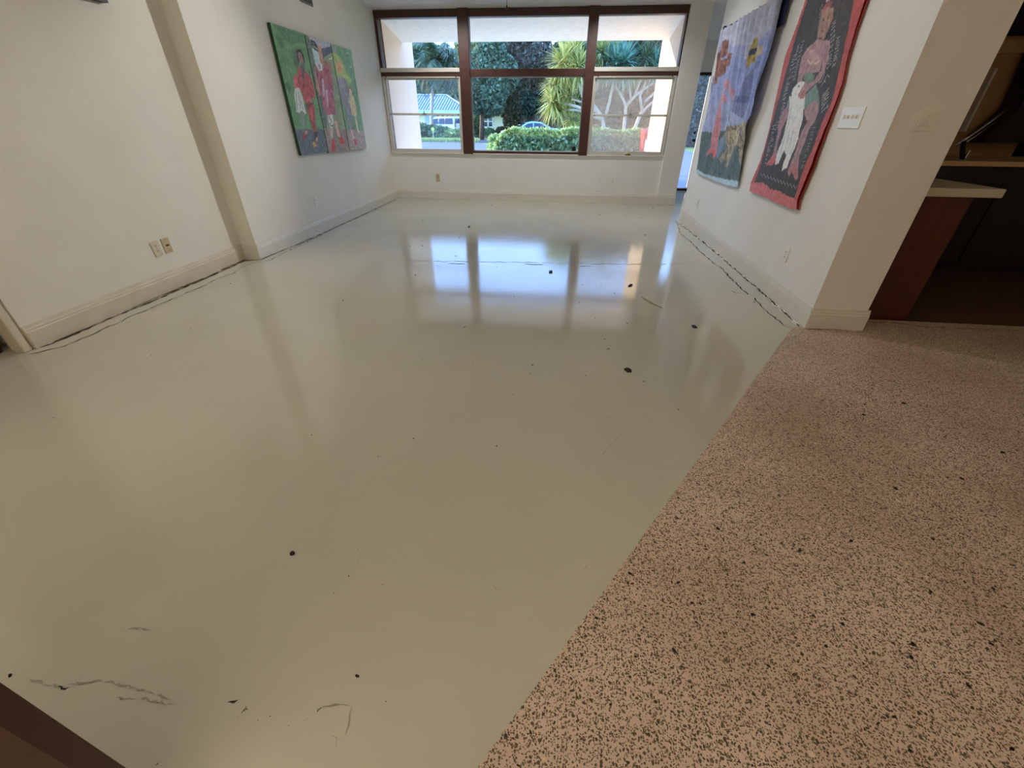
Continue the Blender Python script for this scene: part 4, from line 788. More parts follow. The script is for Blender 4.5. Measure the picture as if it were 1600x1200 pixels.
link('side_panel', MB().box(2.66, 3.25, 4.42, 4.47, .02, .93), 'redwood', rc)
fc = thing('kitchen_faucet', 'chrome faucet with a long raised spout over the rear kitchen counter', 'faucet', (3.3, 4.75, .975))
def kp(px, py, Y=4.7): return at(px, py, Y)
a, b = kp(1494, 229), kp(1578, 165)
link('spout', MB().tube([kp(1494, 229), kp(1520, 209), kp(1550, 188), kp(1582, 163)], [.010, .012, .012, .008], 10), 'steel', fc, smooth=True)
link('spray_hose', MB().tube([kp(1496, 231), kp(1525, 212), kp(1555, 190)], .006, 8), 'steel', fc, smooth=True)
link('handle', MB().tube([kp(1508, 247), kp(1515, 235)], .010, 8), 'steel', fc)
link('faucet_body', MB().tube([kp(1503, 249), kp(1504, 236), kp(1505, 220)], .02, 10), 'darkcab', fc)
tag(link('soap_bottle', MB().lathe([(.0, .976), (.028, .976), (.03, 1.08), (.012, 1.10), (.012, 1.13), (.0, 1.13)], (3.46, 4.72, 0), 14), 'darkcab', smooth=True), 'small dark bottle beside the faucet on the rear counter', 'bottle')
pt = thing('pantry_panel', 'tan wooden cupboard door standing behind the kitchen faucet', 'cupboard', (4.1, 5.6, 0))
link('carcass', MB().box(3.45, 4.75, 5.56, 6.2, .0, 2.1), 'tan', pt)
link('top_frame', MB().box(3.45, 4.75, 5.52, 5.56, 1.82, 1.92), 'tanl', pt)
link('side_frame', MB().box(3.80, 3.84, 5.52, 5.56, 1.0, 1.82), 'tanl', pt)
xe = at(1541, 132, 5.45)[0]; link('edge_strip', MB().box(xe-.012, xe+.012, 5.42, 5.52, 1.18, 1.70), 'plate', pt)
hb = thing('range_hood', 'black curved range hood hanging at the dark right edge of the kitchen', 'hood', (4.5, 5.1, 1.2))
P = [kp(*p, 5.5) for p in [(1620,60),(1601,80),(1580,130),(1563,167),(1545,185),(1520,205),(1509,213),(1512,222),(1700,222),(1700,60)]]
link('hood_body', MB().prism(P, np.array((0, -.22, 0))), 'darkcab', hb)
link('valance', MB().box(3.2, 6.4, 5.45, 5.52, 1.95, 2.6), 'kwall', pt)
# ------------------------------------------------------------------ outdoors: ground
GZ = -.25
M['pave'] = mat('grey_concrete_drive', (112, 114, 122), .8, noise=.12, nscale=3); M['walk'] = mat('pale_bounce_concrete', (196, 192, 184), .85, noise=.08, nscale=3); M['road'] = mat('asphalt_road', (88, 90, 98), .85, noise=.1, nscale=2)
M['lawn'] = mat('lawn_grass', (112, 142, 70), .9, rgb2=(146, 160, 92), nscale=1.5)
struct(link('ground_lawn', slab([(-160, 12), (90, 12), (90, 160), (-160, 160)], GZ-.3, GZ-.02), 'lawn'))
struct(link('ground_walk', slab([(1.6, 10.26), (5.2, 10.26), (7.5, 30), (4.8, 30)], GZ-.2, GZ+.02), 'pave'))
struct(link('ground_yard', slab([(-30, 10.1), (1.6, 10.1), (1.6, 12.6), (-2.4, 12.6), (-2.4, 23.98), (-30, 23.98)], GZ-.3, GZ-.01), 'walk'))  # unseen yard slab, made pale to bounce sky light up to the ceiling
struct(link('ground_drive', slab([(-16, 24), (-2.6, 24), (-3.6, 30), (-6.2, 36), (-7.3, 39.5), (-20, 39.5)], GZ-.2, GZ), 'pave'))
struct(link('ground_road', slab([(-60, 39.5), (40, 36), (40, 47), (-7.8, 52.5), (-60, 44)], GZ-.2, GZ+.01), 'road'))
# ------------------------------------------------------------------ foliage
rng = np.random.RandomState(11)
def leaf_mesh(name, P, size, mt, parent, elong=1.6, droop=0.0, nmix=None):
    n = len(P); a = rng.normal(size=(n, 3)); a[:, 2] -= droop; a /= np.linalg.norm(a, axis=1)[:, None]
    b = rng.normal(size=(n, 3)); b -= (b*a).sum(1)[:, None]*a; b /= np.linalg.norm(b, axis=1)[:, None]
    s = size*(.6+.8*rng.rand(n))[:, None]
    V = np.stack([P-a*s*elong/2, P+b*s/2, P+a*s*elong/2, P-b*s/2], 1).reshape(-1, 3)
    me = bpy.data.meshes.new(name); me.vertices.add(4*n); me.vertices.foreach_set('co', V.ravel())
    me.loops.add(4*n); me.loops.foreach_set('vertex_index', np.arange(4*n)); me.polygons.add(n); me.polygons.foreach_set('loop_start', np.arange(0, 4*n, 4))
    try: me.polygons.foreach_set('loop_total', np.full(n, 4))
    except Exception: pass
    me.materials.append(M[mt]); me.update(); me.validate()
    o = bpy.data.objects.new(name, me); C.objects.link(o)
    if parent is not None: o.parent = parent; o.location = -root_loc(parent)
    return o
def cloud(blobs, n):
    w_ = np.array([b[3]*b[4]*b[5] for b in blobs])**.67; w_ /= w_.sum(); ii = rng.choice(len(blobs), n, p=w_); B = np.array(blobs)[ii]
    d = rng.normal(size=(n, 3)); d /= np.linalg.norm(d, axis=1)[:, None]; r_ = (.55+.45*rng.rand(n)**.5)[:, None]
    return B[:, :3]+d*r_*B[:, 3:6]
def crown_blobs(c, rx, ry, rz, k, s=.42):
    res = []
    for _ in range(k):
        d = rng.normal(size=3); d /= np.linalg.norm(d); q = rng.rand()**.4; f = s*(.75+.5*rng.rand())
        res.append((c[0]+d[0]*rx*q*.75, c[1]+d[1]*ry*q*.75, c[2]+d[2]*rz*q*.75, rx*f, ry*f, rz*f))
    return res
FO = dict(fol_dark=((26,40,34), (84,106,80)), fol_grey=((44,54,52), (120,128,118)), fol_mid=((50,80,54), (140,166,116)), fol_teal=((40,70,58), (118,154,124)), fol_yel=((130,146,72), (232,230,160)), fol_olive=((64,66,44), (134,124,88)),
  fol_hedge=((50,88,66), (160,196,148)), fol_hedgetop=((110,146,80), (206,220,150)), fol_palm=((40,62,50), (110,136,104)), fol_blue=((60,110,100), (150,196,170)))
for k, (a, b) in FO.items(): M[k] = foliage_mat(k, a, b)
M['bark'] = mat('grey_bark', (196, 186, 172), .9, noise=.2, nscale=8, bump=.4, bscale=30); M['barkd'] = mat('brown_bark', (96, 80, 66), .9, noise=.2, nscale=6)
def tree(name, label, base_, trunk_h, c, r3, k, n, size, mt, bark='barkd', group=None, tr=.18):
    t = thing(name, label, 'tree', base_, group)
    link('trunk', MB().tube([base_, (base_[0]+.1, base_[1], base_[2]+trunk_h*.5), (c[0], c[1], base_[2]+trunk_h)], [tr*1.3, tr, tr*.6], 8), bark, t, smooth=True)
    leaf_mesh('foliage', cloud(crown_blobs(c, *r3, k), int(n*1.7)), size*.68, mt, t)
    return t
def gp(px, Y, z=GZ): p = at(px, 200, Y); return (p[0], Y, z)
def cz(px, py, Y): return at(px, py, Y)
# broadleaf trees beyond the road
tree('broadleaf_tree', 'mid green broadleaf tree left of centre in front of the cream house', gp(752, 43), 3.6, cz(766, 128, 43), (2.2, 2.0, 2.8), 16, 16000, .26, 'fol_teal')
tree('broadleaf_tree', 'tall greyish dark evergreen filling the middle of the centre window', gp(815, 46.5), 4, cz(815, 110, 46.5), (3.4, 1.7, 2.8), 26, 26000, .24, 'fol_grey')
tree('broadleaf_tree', 'dark dense evergreen right of the middle behind the blue car', gp(868, 50.5), 4, cz(866, 128, 50.5), (3.4, 2.0, 4.3), 24, 24000, .26, 'fol_dark')
tree('broadleaf_tree', 'low dark tree beside the fence behind the blue car', gp(800, 45), 2, cz(812, 172, 45), (2.4, 1.5, 2.2), 12, 10000, .24, 'fol_dark')
tree('broadleaf_tree', 'dark olive tree behind the branching yuccas', gp(930, 40), 4, cz(935, 120, 40), (3.4, 2.4, 4.0), 24, 22000, .24, 'fol_dark')
tree('broadleaf_tree', 'tan lit scrub tree seen through the dusty right window', gp(985, 34), 3, cz(985, 150, 34), (3.0, 1.8, 3.4), 20, 20000, .22, 'fol_olive')
tree('broadleaf_tree', 'tall olive tree above the right transom window', gp(1020, 38), 4, cz(1015, 95, 38), (3.6, 2.0, 3.6), 20, 20000, .22, 'fol_olive')
tree('broadleaf_tree', 'bluish dark tree seen through the entry glazing', gp(1085, 36), 4, cz(1085, 150, 36), (3.6, 2.4, 4.6), 22, 20000, .24, 'fol_grey')
tree('broadleaf_tree', 'pale green tree far behind the metal roofed house', gp(706, 78), 5, cz(706, 150, 78), (4.2, 3, 3.6), 16, 12000, .4, 'fol_mid')
tree('broadleaf_tree', 'dark green tree far behind the metal roof at the left', gp(664, 82), 5, cz(655, 122, 82), (7.2, 3, 5.4), 18, 12000, .42, 'fol_teal')
tree('broadleaf_tree', 'leafy green tree at the upper left of the centre window', gp(740, 68), 5, cz(744, 112, 68), (3.3, 2.5, 4.0), 16, 14000, .3, 'fol_mid')
# fan palm at the left
pb = gp(675, 45); pt_ = cz(682, 100, 45)
pl = thing('palm_tree', 'tall palm with a drooping crown in front of the metal roofed house', 'tree', pb)
link('trunk', MB().tube([pb, cz(674, 180, 45), cz(676, 140, 45), pt_], [.2, .15, .15, .14], 10), 'bark', pl, smooth=True)
def frond(mb, c, az, el, L, droop, nl, w, ll):
    """arched rachis with leaflets on both sides"""
    p = np.array(c, float); d = np.array((math.cos(az)*math.cos(el), math.sin(az)*math.cos(el), math.sin(el))); pts = [p.copy()]
    for i in range(8): p = p+d*L/8; d = d+np.array((0, 0, -droop/8)); d /= np.linalg.norm(d); pts.append(p.copy())
    mb.tube(pts, [w*.4*(1-.8*i/8) for i in range(9)], 4, cap=False)
    for i in range(nl):
        f = .1+.9*i/nl; q = f*8; j = min(7, int(q)); o_ = pts[j]+(pts[j+1]-pts[j])*(q-j); t_ = pts[j+1]-pts[j]; t_ /= np.linalg.norm(t_)
        s_ = np.cross(t_, (0, 0, 1)); s_ /= np.linalg.norm(s_)+1e-9
        for sg in (-1, 1):
            e_ = o_+(s_*sg*.75+t_*.5+np.array((0, 0, -.55*rng.rand()-.15)))*ll*(1-.5*abs(f-.5)); b_ = t_*w
            mb.add([o_-b_, o_+b_, e_], [(0, 1, 2)])
mb = MB()
for k in range(70): frond(mb, pt_, rng.rand()*6.28, rng.uniform(-.5, 1.35), rng.uniform(1.8, 2.8), 1.9, 26, .06, 1.0)
fr_ = link('crown', mb, 'fol_palm', pl)
mb = MB()
for k in range(16): frond(mb, tuple(np.array(pt_)-(0, 0, .2)), rng.rand()*6.28, rng.uniform(-1.2, -.6), rng.uniform(1.2, 1.8), .8, 14, .05, .5)
link('dead_fronds', mb, 'fol_olive', pl)
# branching yucca trees
YD = 16.0
def tuft(mb, c, R_, n, up=.2, w=.035):
    c = np.array(c)
    for _ in range(n):
        d = rng.normal(size=3); d[2] = d[2]*.9+up; d /= np.linalg.norm(d); L = R_*rng.uniform(.7, 1.05)
        s_ = np.cross(d, (0, 0, 1)); s_ /= np.linalg.norm(s_)+1e-9; m_ = c+d*L*.55+np.array((0, 0, -.02*L)); t_ = c+d*L+np.array((0, 0, -.16*L))
        mb.add([c+d*.04-s_*w*.4, c+d*.04+s_*w*.4, m_+s_*w*.55, m_-s_*w*.55, t_], [(0, 1, 2, 3), (3, 2, 4)])
def dp(px, py, dy=0): return np.array(cz(px, py, YD+dy))
def yucca(name, label, limbs, tufts, basepx):
    b_ = dp(*basepx); t = thing(name, label, 'tree', (b_[0], b_[1], GZ))
    for L in limbs:
        pts = [dp(p[0], p[1], p[2] if len(p) > 2 else 0) for p in L[0]]
        if L[2]: pts[0][2] = GZ
        link('branch', MB().tube(pts, np.linspace(L[1]*.75, L[1]*.4, len(pts)), 8), 'bark', t, smooth=True)
    for (px, py, R_, n, mt, dy) in tufts:
        mb = MB(); tuft(mb, dp(px, py, dy), R_, n); link('leaf_tuft', mb, mt, t)
    return t
yucca('yucca_tree', 'branching yucca with yellow green sword leaf tufts at the right of the centre window',
  [([(946,232),(944,205),(941,183)], .11, True), ([(941,186),(925,180),(905,168),(888,163),(872,164)], .085, False), ([(930,182),(912,174),(896,172),(882,172)], .07, False), ([(941,184),(922,158),(910,150),(904,130),(897,116),(890,106)], .085, False),
   ([(935,178),(925,168),(911,160),(893,155)], .06, False), ([(920,160),(932,140),(938,110),(940,85)], .07, False), ([(945,184),(952,160),(958,130),(962,104)], .07, False)],
  [(898,82,.85,260,'fol_yel',0),(880,98,.8,220,'fol_yel',-.2),(905,104,.7,200,'fol_yel',-.3),(868,132,.72,230,'fol_yel',-.1),(864,160,.72,240,'fol_yel',-.2),(876,172,.6,160,'fol_yel',0),(890,150,.55,140,'fol_yel',.3),(893,186,.5,130,'fol_yel',.1),(908,190,.5,120,'fol_yel',0),
   (914,80,.8,220,'fol_blue',.3),(916,128,.7,180,'fol_mid',.4),(884,120,.65,180,'fol_yel',.2),(940,82,.8,220,'fol_yel',.2),(962,100,.75,220,'fol_blue',-.2),(872,150,.6,160,'fol_mid',.3),(860,186,.45,90,'fol_olive',.1)], (946,232))
yucca('yucca_tree', 'pale trunked yucca with bare forking branches behind the dusty right window',
  [([(985,238),(990,205),(1000,180),(1008,158),(1022,146),(1038,141)], .085, True), ([(999,182),(1010,168),(1025,155),(1045,154)], .06, False), ([(1003,172),(1000,150),(1008,130),(1014,118)], .06, False),
   ([(972,238),(976,190),(978,165),(970,148),(962,135)], .075, True), ([(978,165),(992,150),(1008,138),(1024,128),(1030,118)], .06, False), ([(977,170),(986,160),(984,140),(980,110)], .055, False), ([(992,150),(1002,120),(1010,95)], .055, False), ([(962,135),(952,120),(948,98)], .05, False)],
  [(948,98,.8,220,'fol_blue',.1),(975,98,.9,260,'fol_blue',-.2),(985,106,.7,200,'fol_blue',.2),(1010,92,.75,200,'fol_mid',.2),(1024,106,.7,200,'fol_blue',0),(998,82,.7,180,'fol_olive',.4),(960,78,.7,200,'fol_yel',.4),(1032,90,.7,160,'fol_olive',.3),(980,72,.7,160,'fol_olive',.5),(1040,118,.5,90,'fol_olive',.2)], (972,238))
# hedge
def ground_z(x, y): return GZ
hd = thing('hedge', 'clipped leafy green hedge below the yuccas outside the centre window', 'hedge', (.3, 13.8, GZ))
n = 26000; hx0, hx1 = at(778, 215, 13.8)[0], at(1034, 215, 13.8)[0]
hx = rng.uniform(hx0, hx1, n); hy = 13.8+rng.uniform(-.75, .75, n)
def htop(x): e_ = np.clip((x-hx0)/.7, 0, 1); return .50+.44*np.sqrt(e_*(2-e_))+.02*np.sin(x*3.1)+.02*np.sin(x*7.3)
hz = GZ+(htop(hx)-GZ)*np.where(rng.rand(n) < .45, 1-.06*rng.rand(n), rng.rand(n)); front = rng.rand(n) < .45; hy[front] = 13.05+.16*rng.rand(front.sum())
hy = np.where(hz > htop(hx)*.9, hy, hy); P = np.stack([hx, hy, hz], 1)
leaf_mesh('foliage', P[hz < htop(hx)-.045], .075, 'fol_hedge', hd); top = P[hz >= htop(hx)-.045]; top[:, 2] += rng.rand(len(top))*.12; leaf_mesh('lit_top_leaves', top, .07, 'fol_hedgetop', hd, elong=2.2)  # light on the hedge top put into paler, yellower leaves
mb = MB()
for x_ in np.linspace(hx0+.4, hx1-.4, 9): mb.tube([(x_, 13.8, GZ-.02), (x_+.05, 13.8, .6)], .03, 6)
link('stems', mb, 'barkd', hd)
def shrub(label, px, Y, w_, h_, n, size, mt, name='shrub', group=None, cat='shrub'):
    b_ = gp(px, Y); t = thing(name, label, cat, b_, group); c = (b_[0], b_[1], GZ+h_*.5)
    leaf_mesh('foliage', cloud(crown_blobs(c, w_/2, w_/3, h_/2, 8, .5), n), size, mt, t)
    link('stem', MB().tube([b_, (b_[0], b_[1], GZ+h_*.4)], .05, 6), 'barkd', t); return t
shrub('leafy shrub against the cream house wall', 746, 48, 1.4, 2.0, 3500, .17, 'fol_mid')
shrub('spiky light green plant below the house window', 763, 46, 1.1, 1.2, 2200, .15, 'fol_hedge')
shrub('dark low shrub right of the house window', 782, 47, 1.6, .9, 2000, .15, 'fol_olive')
shrub('pale flowering shrub at the left end of the hedge', 783, 24, 1.5, 1.1, 3200, .10, 'fol_hedgetop')
shrub('dark rounded bush by the pale sport utility vehicle', 664, 43, 2.2, 1.35, 3200, .15, 'fol_mid')
shrub('grassy bush in front of the pale vehicle', 686, 42, 2.0, 1.0, 3000, .15, 'fol_hedge')
shrub('low grass clump behind the pale vehicle', 707, 42, 2.4, .8, 3000, .15, 'fol_hedgetop')
# verge grass
n = 9000; gx = rng.uniform(-16, -7, n); gy = rng.uniform(37.9, 39.3, n); P = np.stack([gx, gy, np.full(n, GZ)], 1)
V = np.concatenate([P+np.array((-.03, 0, 0)), P+np.array((.03, 0, 0)), P+np.stack([rng.normal(size=n)*.08, rng.normal(size=n)*.08, .12+.2*rng.rand(n)], 1)], 0)
mb = MB(); mb.v = V.tolist(); mb.f = [(i, i+n, i+2*n) for i in range(n)]; mb.mi = [0]*n
tag(link('verge_grass', mb, 'fol_hedgetop'), 'rough grass of the roadside verge before the pale vehicle', 'grass', kind='stuff')
lw = slab([at(785, 222, 29)[:2], (at(762, 222, 31)[0], 31.5), (at(768, 222, 36)[0], 37), (at(800, 222, 37)[0], 38), (at(830, 222, 28)[0], 27)], GZ, GZ+.03)
struct(link('ground_lawn_patch', lw, 'lawn'))
# ------------------------------------------------------------------ houses
M['cream'] = mat('cream_house_wall', (238, 226, 190), .85); M['roofmetal'] = mat('grey_metal_roof', (170, 182, 206), .35, metal=.35); M['fascia'] = mat('pale_blue_fascia', (190, 212, 232), .6)
M['seam'] = mat('roof_seam', (110, 120, 140), .5); M['wglass'] = mat('dark_window_glass', (44, 52, 60), .1); M['garage'] = mat('pale_blue_garage_door', (176, 192, 216), .6)
h1 = thing('house', 'low house with a grey standing seam metal roof behind the pale vehicle', 'house', gp(670, 60))
Yh = 60; xa, xb = at(600, 160, Yh)[0], at(730, 160, Yh)[0]; ze = at(680, 172, Yh)[2]; zr = at(680, 149.5, Yh)[2]+.25; xr1 = at(695, 150, Yh+4)[0]; xr0 = at(615, 150, Yh+4)[0]
link('wall', MB().box(xa+.8, xb-.8, Yh+.7, Yh+9, GZ, ze-.02), 'cream', h1)
link('roof', MB().add([(xa,Yh,ze),(xb,Yh,ze),(xb,Yh+9.6,ze),(xa,Yh+9.6,ze),(xr0,Yh+4.8,zr),(xr1,Yh+4.8,zr)], [(0,1,5,4),(1,2,5),(2,3,4,5),(3,0,4),(0,3,2,1)]), 'roofmetal', h1)
mb = MB(); ns = 30
for i in range(ns+1):
    x_ = xa+(xb-xa)*i/ns; 
    if x_ < xr0: f = (x_-xa)/(xr0-xa)
    elif x_ > xr1: f = (xb-x_)/(xb-xr1)
    else: f = 1
    if f > .05: mb.tube([(x_, Yh-.02, ze+.05), (x_, Yh+4.8*f, ze+(zr-ze)*f+.05)], .05, 4)
link('standing_seams', mb, 'seam', h1)['kind'] = 'stuff'
link('ridge_cap', MB().tube([(xr0,Yh+4.8,zr+.05),(xr1,Yh+4.8,zr+.05),(xb,Yh,ze+.06)], .09, 6), 'fascia', h1)
link('fascia', MB().box(xa, xb, Yh-.04, Yh+.04, ze-.34, ze-.0), 'fascia', h1)
x0_, x1_ = at(661, 180, Yh)[0], at(678, 180, Yh)[0]
link('garage_door', MB().box(x0_, x1_+.3, Yh+.62, Yh+.72, GZ, at(670,178,Yh)[2]), 'garage', h1)
for k in range(4):
    wx = at(680+k*7.6, 180, Yh)[0]; wf = link('window', MB().box(wx-.02, wx+.36, Yh+.6, Yh+.7, 1.32, 2.02), 'cream', h1); link('pane', MB().box(wx+.03, wx+.31, Yh+.58, Yh+.6, 1.38, 1.96), 'wglass', wf)
h2 = thing('house', 'cream house with a white framed window behind the left tree', 'house', gp(790, 56))
Y2 = 56; xa, xb = at(743, 190, Y2)[0], at(803, 190, Y2)[0]; ze = at(770, 178, Y2)[2]
link('wall', MB().box(xa, xb, Y2, Y2+7, GZ, ze), 'cream', h2)
link('roof', MB().add([(xa-.5,Y2-.7,ze),(xb+.5,Y2-.7,ze),(xb+.5,Y2+7.5,ze),(xa-.5,Y2+7.5,ze),(xa+2,Y2+3.5,ze+1.4),(xb-2,Y2+3.5,ze+1.4)], [(0,1,5,4),(1,2,5),(2,3,4,5),(3,0,4),(0,3,2,1)]), 'fascia', h2)
wa, wb = at(754.5, 190, Y2)[0], at(770.5, 190, Y2)[0]; z0_, z1_ = at(762, 199, Y2)[2], at(762, 178.5, Y2)[2]-.1
wf = link('window', fr(MB(), wa, wb, z0_, z1_, .09, .12, Y2-.03), 'plate', h2); link('mullion', MB().box(wa+.55, wa+.68, Y2-.09, Y2+.03, z0_, z1_).box(wa, wb, Y2-.08, Y2+.02, (z0_+z1_)/2-.04, (z0_+z1_)/2+.04), 'plate', wf); link('pane', MB().box(wa+.05, wb-.05, Y2-.03, Y2-.01, z0_+.05, z1_-.05), 'wglass', wf)
tree('garden_tree', 'slim brown trunk tree before the cream house', gp(752, 50), 2.3, cz(754, 168, 50), (1.5, 1.2, 1.0), 8, 4000, .2, 'fol_teal', tr=.22)
fn = thing('wood_fence', 'brown picket fence in the shade behind the blue car', 'fence', gp(838, 44))
M['fence'] = mat('brown_fence_wood', (120, 96, 72), .8, noise=.2, nscale=5); M['fenced'] = mat('dark_fence_wood', (84, 70, 58), .8)
x0_, x1_ = at(815, 190, 44)[0], at(905, 190, 44)[0]; k = 0; x_ = x0_
while x_ < x1_:
    link('picket', MB().box(x_, x_+.14, 44, 44.03, GZ, GZ+1.9+.05*rnd.random()), 'fence' if k % 3 else 'fenced', fn); x_ += .17; k += 1
link('rail', MB().box(x0_, x1_, 44.03, 44.08, GZ+.4, GZ+.5), 'fenced', fn); link('rail', MB().box(x0_, x1_, 44.03, 44.08, GZ+1.4, GZ+1.5), 'fenced', fn)
# ------------------------------------------------------------------ vehicles
M['suv'] = mat('silver_white_car_paint', (206, 216, 230), .3, metal=.1, coat=.5); M['blue'] = mat('light_blue_car_paint', (150, 184, 226), .25, metal=.3, coat=.6); M['tyre'] = mat('tyre_rubber', (26, 26, 28), .8)
M['cglass'] = mat('tinted_car_glass', (40, 58, 84), .06); M['tail'] = mat('red_tail_lamp', (190, 60, 50), .3); M['hub'] = mat('alloy_wheel', (170, 174, 180), .3, metal=.8)
def car(name, label, loc, rz, prof, width, wins, wheels, wr, paint, tuck, extras):
    """prof: side outline (x,z); cabin points above the belt lean inwards by `tuck`"""
    t = thing(name, label, 'car', loc); T = Matrix.Translation(loc) @ Matrix.Rotation(rz, 4, 'Z')
    belt = extras['belt']; top = max(p[1] for p in prof)
    def hw(z): return width/2 - max(0, (z-belt)/(top-belt))*tuck
    def tr(v): return tuple(T @ Vector(v))
    n = len(prof); mb = MB(); ins = [(p[0]*.985, p[1]) for p in prof]
    vs = [tr((x, -hw(z)+.05, z)) for x, z in ins]+[tr((x, -hw(z), z)) for x, z in ins]
    L = [tr((x, -hw(z), z)) for x, z in prof]; R_ = [tr((x, hw(z), z)) for x, z in prof]
    mb.add(L+R_, [tuple(range(n))[::-1], tuple(range(n, 2*n))]+[(i, (i+1) % n, n+(i+1) % n, n+i) for i in range(n)])
    link('body', mb, paint, t, bevel=.05)
    for w_ in wins:
        for s in (-1, 1):
            link('window', MB().add([tr((x, s*(hw(z)+.006), z)) for x, z in w_]+[tr((x, s*(hw(z)-.03), z)) for x, z in w_], [tuple(range(len(w_))), tuple(range(len(w_), 2*len(w_)))]+[(i, (i+1) % len(w_), len(w_)+(i+1) % len(w_), len(w_)+i) for i in range(len(w_))]), 'cglass', t)
    for nm, (xa_, za_), (xb_, zb_) in extras['screens']:
        d = np.array((za_-zb_, xb_-xa_))*1.0; d /= np.linalg.norm(d); d *= .012*extras['side'][nm]
        q = [(xa_+d[0], -hw(za_)+.12, za_+d[1]), (xa_+d[0], hw(za_)-.12, za_+d[1]), (xb_+d[0], hw(zb_)-.12, zb_+d[1]), (xb_+d[0], -hw(zb_)+.12, zb_+d[1])]
        link(nm, MB().hexa([tr(p) for p in q], [tr((p[0]-d[0]*2, p[1], p[2]-d[1]*2)) for p in q]), 'cglass', t)
    for x in wheels:
        for s in (-1, 1):
            y_ = s*(width/2-.09); mb = MB().lathe([(.1, -.11), (wr*.9, -.11), (wr, -.07), (wr, .07), (wr*.9, .11), (.1, .11)], (0, 0, 0), 20, axis='y'); mb.v = [tr((p[0]+x, p[1]+y_, p[2]+wr)) for p in mb.v]
            wl = link('wheel', mb, 'tyre', t); mb = MB().lathe([(.02, -.02), (wr*.62, -.02), (wr*.62, .02), (.02, .02)], (0, 0, 0), 16, axis='y'); mb.v = [tr((p[0]+x, p[1]+y_+s*.105, p[2]+wr)) for p in mb.v]; link('hubcap', mb, 'hub', wl)
    for s in (-1, 1):
        x, z = extras['mirror']; mb = MB().box(x-.08, x+.08, s*(width/2)-.02, s*(width/2)+s*.18, z, z+.16); mb.v = [tr(p) for p in mb.v]; link('mirror', mb, paint, t)
        x, z0_, z1_ = extras['tail']; mb = MB().box(x-.04, x+.03, s*(width/2-.2)-.12, s*(width/2-.2)+.12, z0_, z1_); mb.v = [tr(p) for p in mb.v]; link('tail_lamp', mb, 'tail', t)
    mb = MB().box(extras['tail'][0]-.05 if extras['tail'][0] < 0 else extras['tail'][0]-.1, extras['tail'][0]+.1 if extras['tail'][0] < 0 else extras['tail'][0]+.06, -width/2+.05, width/2-.05, .38, .58); mb.v = [tr(p) for p in mb.v]; link('bumper', mb, 'tyre' if paint == 'suv' else paint, t)
    return t
# profile runs front (-x) to rear (+x)
suvp = [(-2.3,.35),(-2.33,.75),(-2.2,1.02),(-1.2,1.12),(-.55,1.72),(-.3,1.82),(2.1,1.84),(2.28,1.72),(2.36,1.1),(2.36,.4)]
car('sport_utility_vehicle', 'pale silver four wheel drive parked before the metal roofed house', (at(692, 205, 54)[0], 54, GZ), math.radians(-24), suvp, 1.85,
    [[(-1.0,1.14),(-.48,1.62),(.1,1.64),(.1,1.14)], [(.2,1.14),(.2,1.64),(.95,1.66),(.95,1.14)], [(1.05,1.14),(1.05,1.66),(2.05,1.66),(2.15,1.14)]], (-1.42, 1.35), .38, 'suv', .2,
    dict(belt=1.05, screens=[('rear_window', (2.34,1.2), (2.29,1.66)), ('windscreen', (-1.15,1.16), (-.6,1.66))], side=dict(rear_window=-1, windscreen=1), mirror=(-.85,1.08), tail=(2.36,.85,1.25)))
sedp = [(-2.3,.3),(-2.34,.6),(-2.2,.82),(-1.15,.96),(-.35,1.38),(.1,1.46),(.75,1.42),(1.55,1.06),(2.2,1.0),(2.32,.75),(2.3,.32)]
car('sedan', 'light blue sedan mostly hidden behind the clipped hedge', (at(828, 205, 38)[0], 38, GZ-.0), math.radians(12), sedp, 1.78,
    [[(-.85,1.0),(-.3,1.3),(.12,1.36),(.12,1.0)], [(.2,1.0),(.2,1.36),(.7,1.33),(1.3,1.05),(1.25,1.0)]], (-1.4, 1.35), .32, 'blue', .22,
    dict(belt=.95, screens=[('windscreen', (-1.05,1.01), (-.4,1.35)), ('rear_window', (1.45,1.1), (.85,1.38))], side=dict(rear_window=1, windscreen=1), mirror=(-.75,.95), tail=(2.3,.7,.9)))
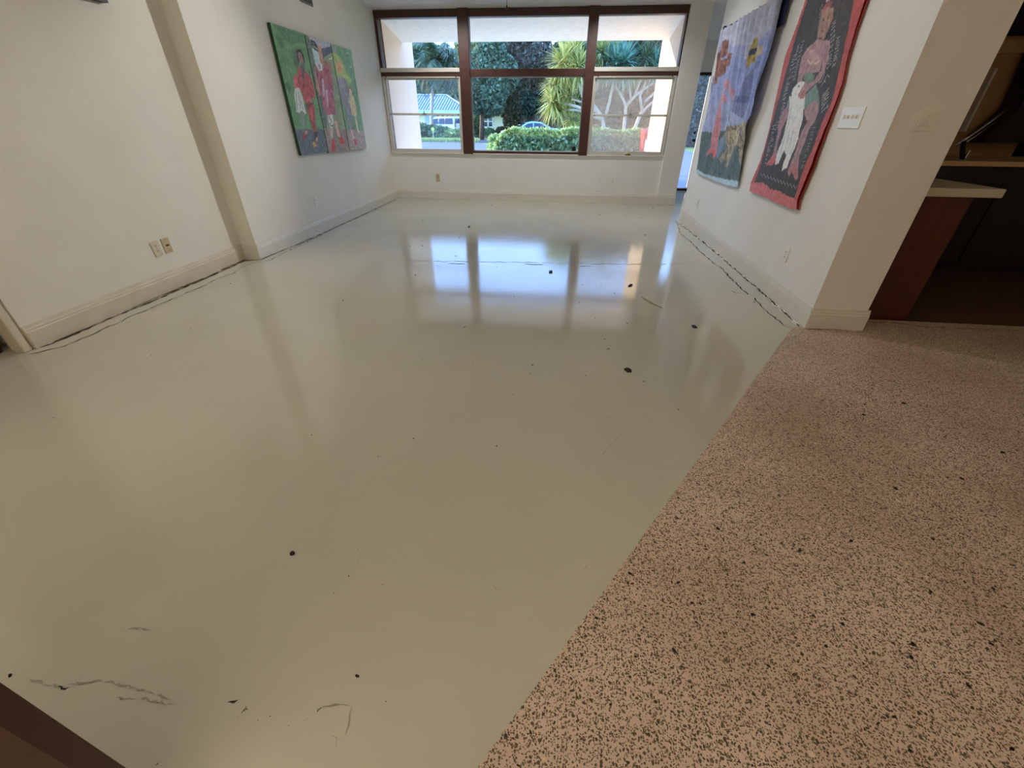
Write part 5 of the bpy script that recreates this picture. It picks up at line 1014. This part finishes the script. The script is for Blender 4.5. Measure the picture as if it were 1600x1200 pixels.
sg = thing('road_sign', 'small yellow diamond sign on a thin post before the pale vehicle', 'sign', gp(676, 40))
b_ = gp(676, 40); zc_ = at(676, 202, 40)[2]
link('post', MB().tube([b_, (b_[0], b_[1], zc_)], .02, 6), 'alu', sg); M['yel'] = mat('yellow_sign_face', (226, 232, 120), .5)
link('sign_face', MB().prism([(b_[0]-.16, b_[1]-.03, zc_), (b_[0], b_[1]-.03, zc_-.17), (b_[0]+.16, b_[1]-.03, zc_), (b_[0], b_[1]-.03, zc_+.17)], np.array((0, .02, 0))), 'yel', sg)
# red wheeled bin at the right
M['bin'] = mat('red_plastic', (206, 52, 54), .45); M['binw'] = mat('pale_label', (236, 226, 220), .6)
Yb = 12.4; xb0, xb1 = at(1001, 225, Yb)[0], at(1014, 215, Yb)[0]+.25; zt = at(1008, 203, Yb)[2]
bn = thing('wheeled_bin', 'tall red plastic bin beside the right wing wall outside the window', 'bin', ((xb0+xb1)/2, Yb, GZ))
link('body', MB().hexa([(xb0+.05,Yb-.2,GZ+.05),(xb1-.05,Yb-.2,GZ+.05),(xb1-.05,Yb+.2,GZ+.05),(xb0+.05,Yb+.2,GZ+.05)], [(xb0,Yb-.26,zt-.07),(xb1,Yb-.26,zt-.07),(xb1,Yb+.26,zt-.07),(xb0,Yb+.26,zt-.07)]), 'bin', bn, bevel=.02)
link('lid', MB().hexa([(xb0-.02,Yb-.29,zt-.07),(xb1+.02,Yb-.29,zt-.07),(xb1+.02,Yb+.29,zt-.07),(xb0-.02,Yb+.29,zt-.07)], [(xb0+.02,Yb-.25,zt-.02),(xb1-.02,Yb-.25,zt-.02),(xb1-.02,Yb+.25,zt+.03),(xb0+.02,Yb+.25,zt+.03)]), 'bin', bn, bevel=.01)
link('label', MB().box(xb0+.06, xb0+.12, Yb-.262, Yb-.255, zt-.45, zt-.2), 'binw', bn)
for s in (xb0+.06, xb1-.06): link('wheel', MB().lathe([(.02, -.03), (.09, -.03), (.09, .03), (.02, .03)], (s, Yb+.2, GZ+.09), 14, axis='x'), 'tyre', bn)
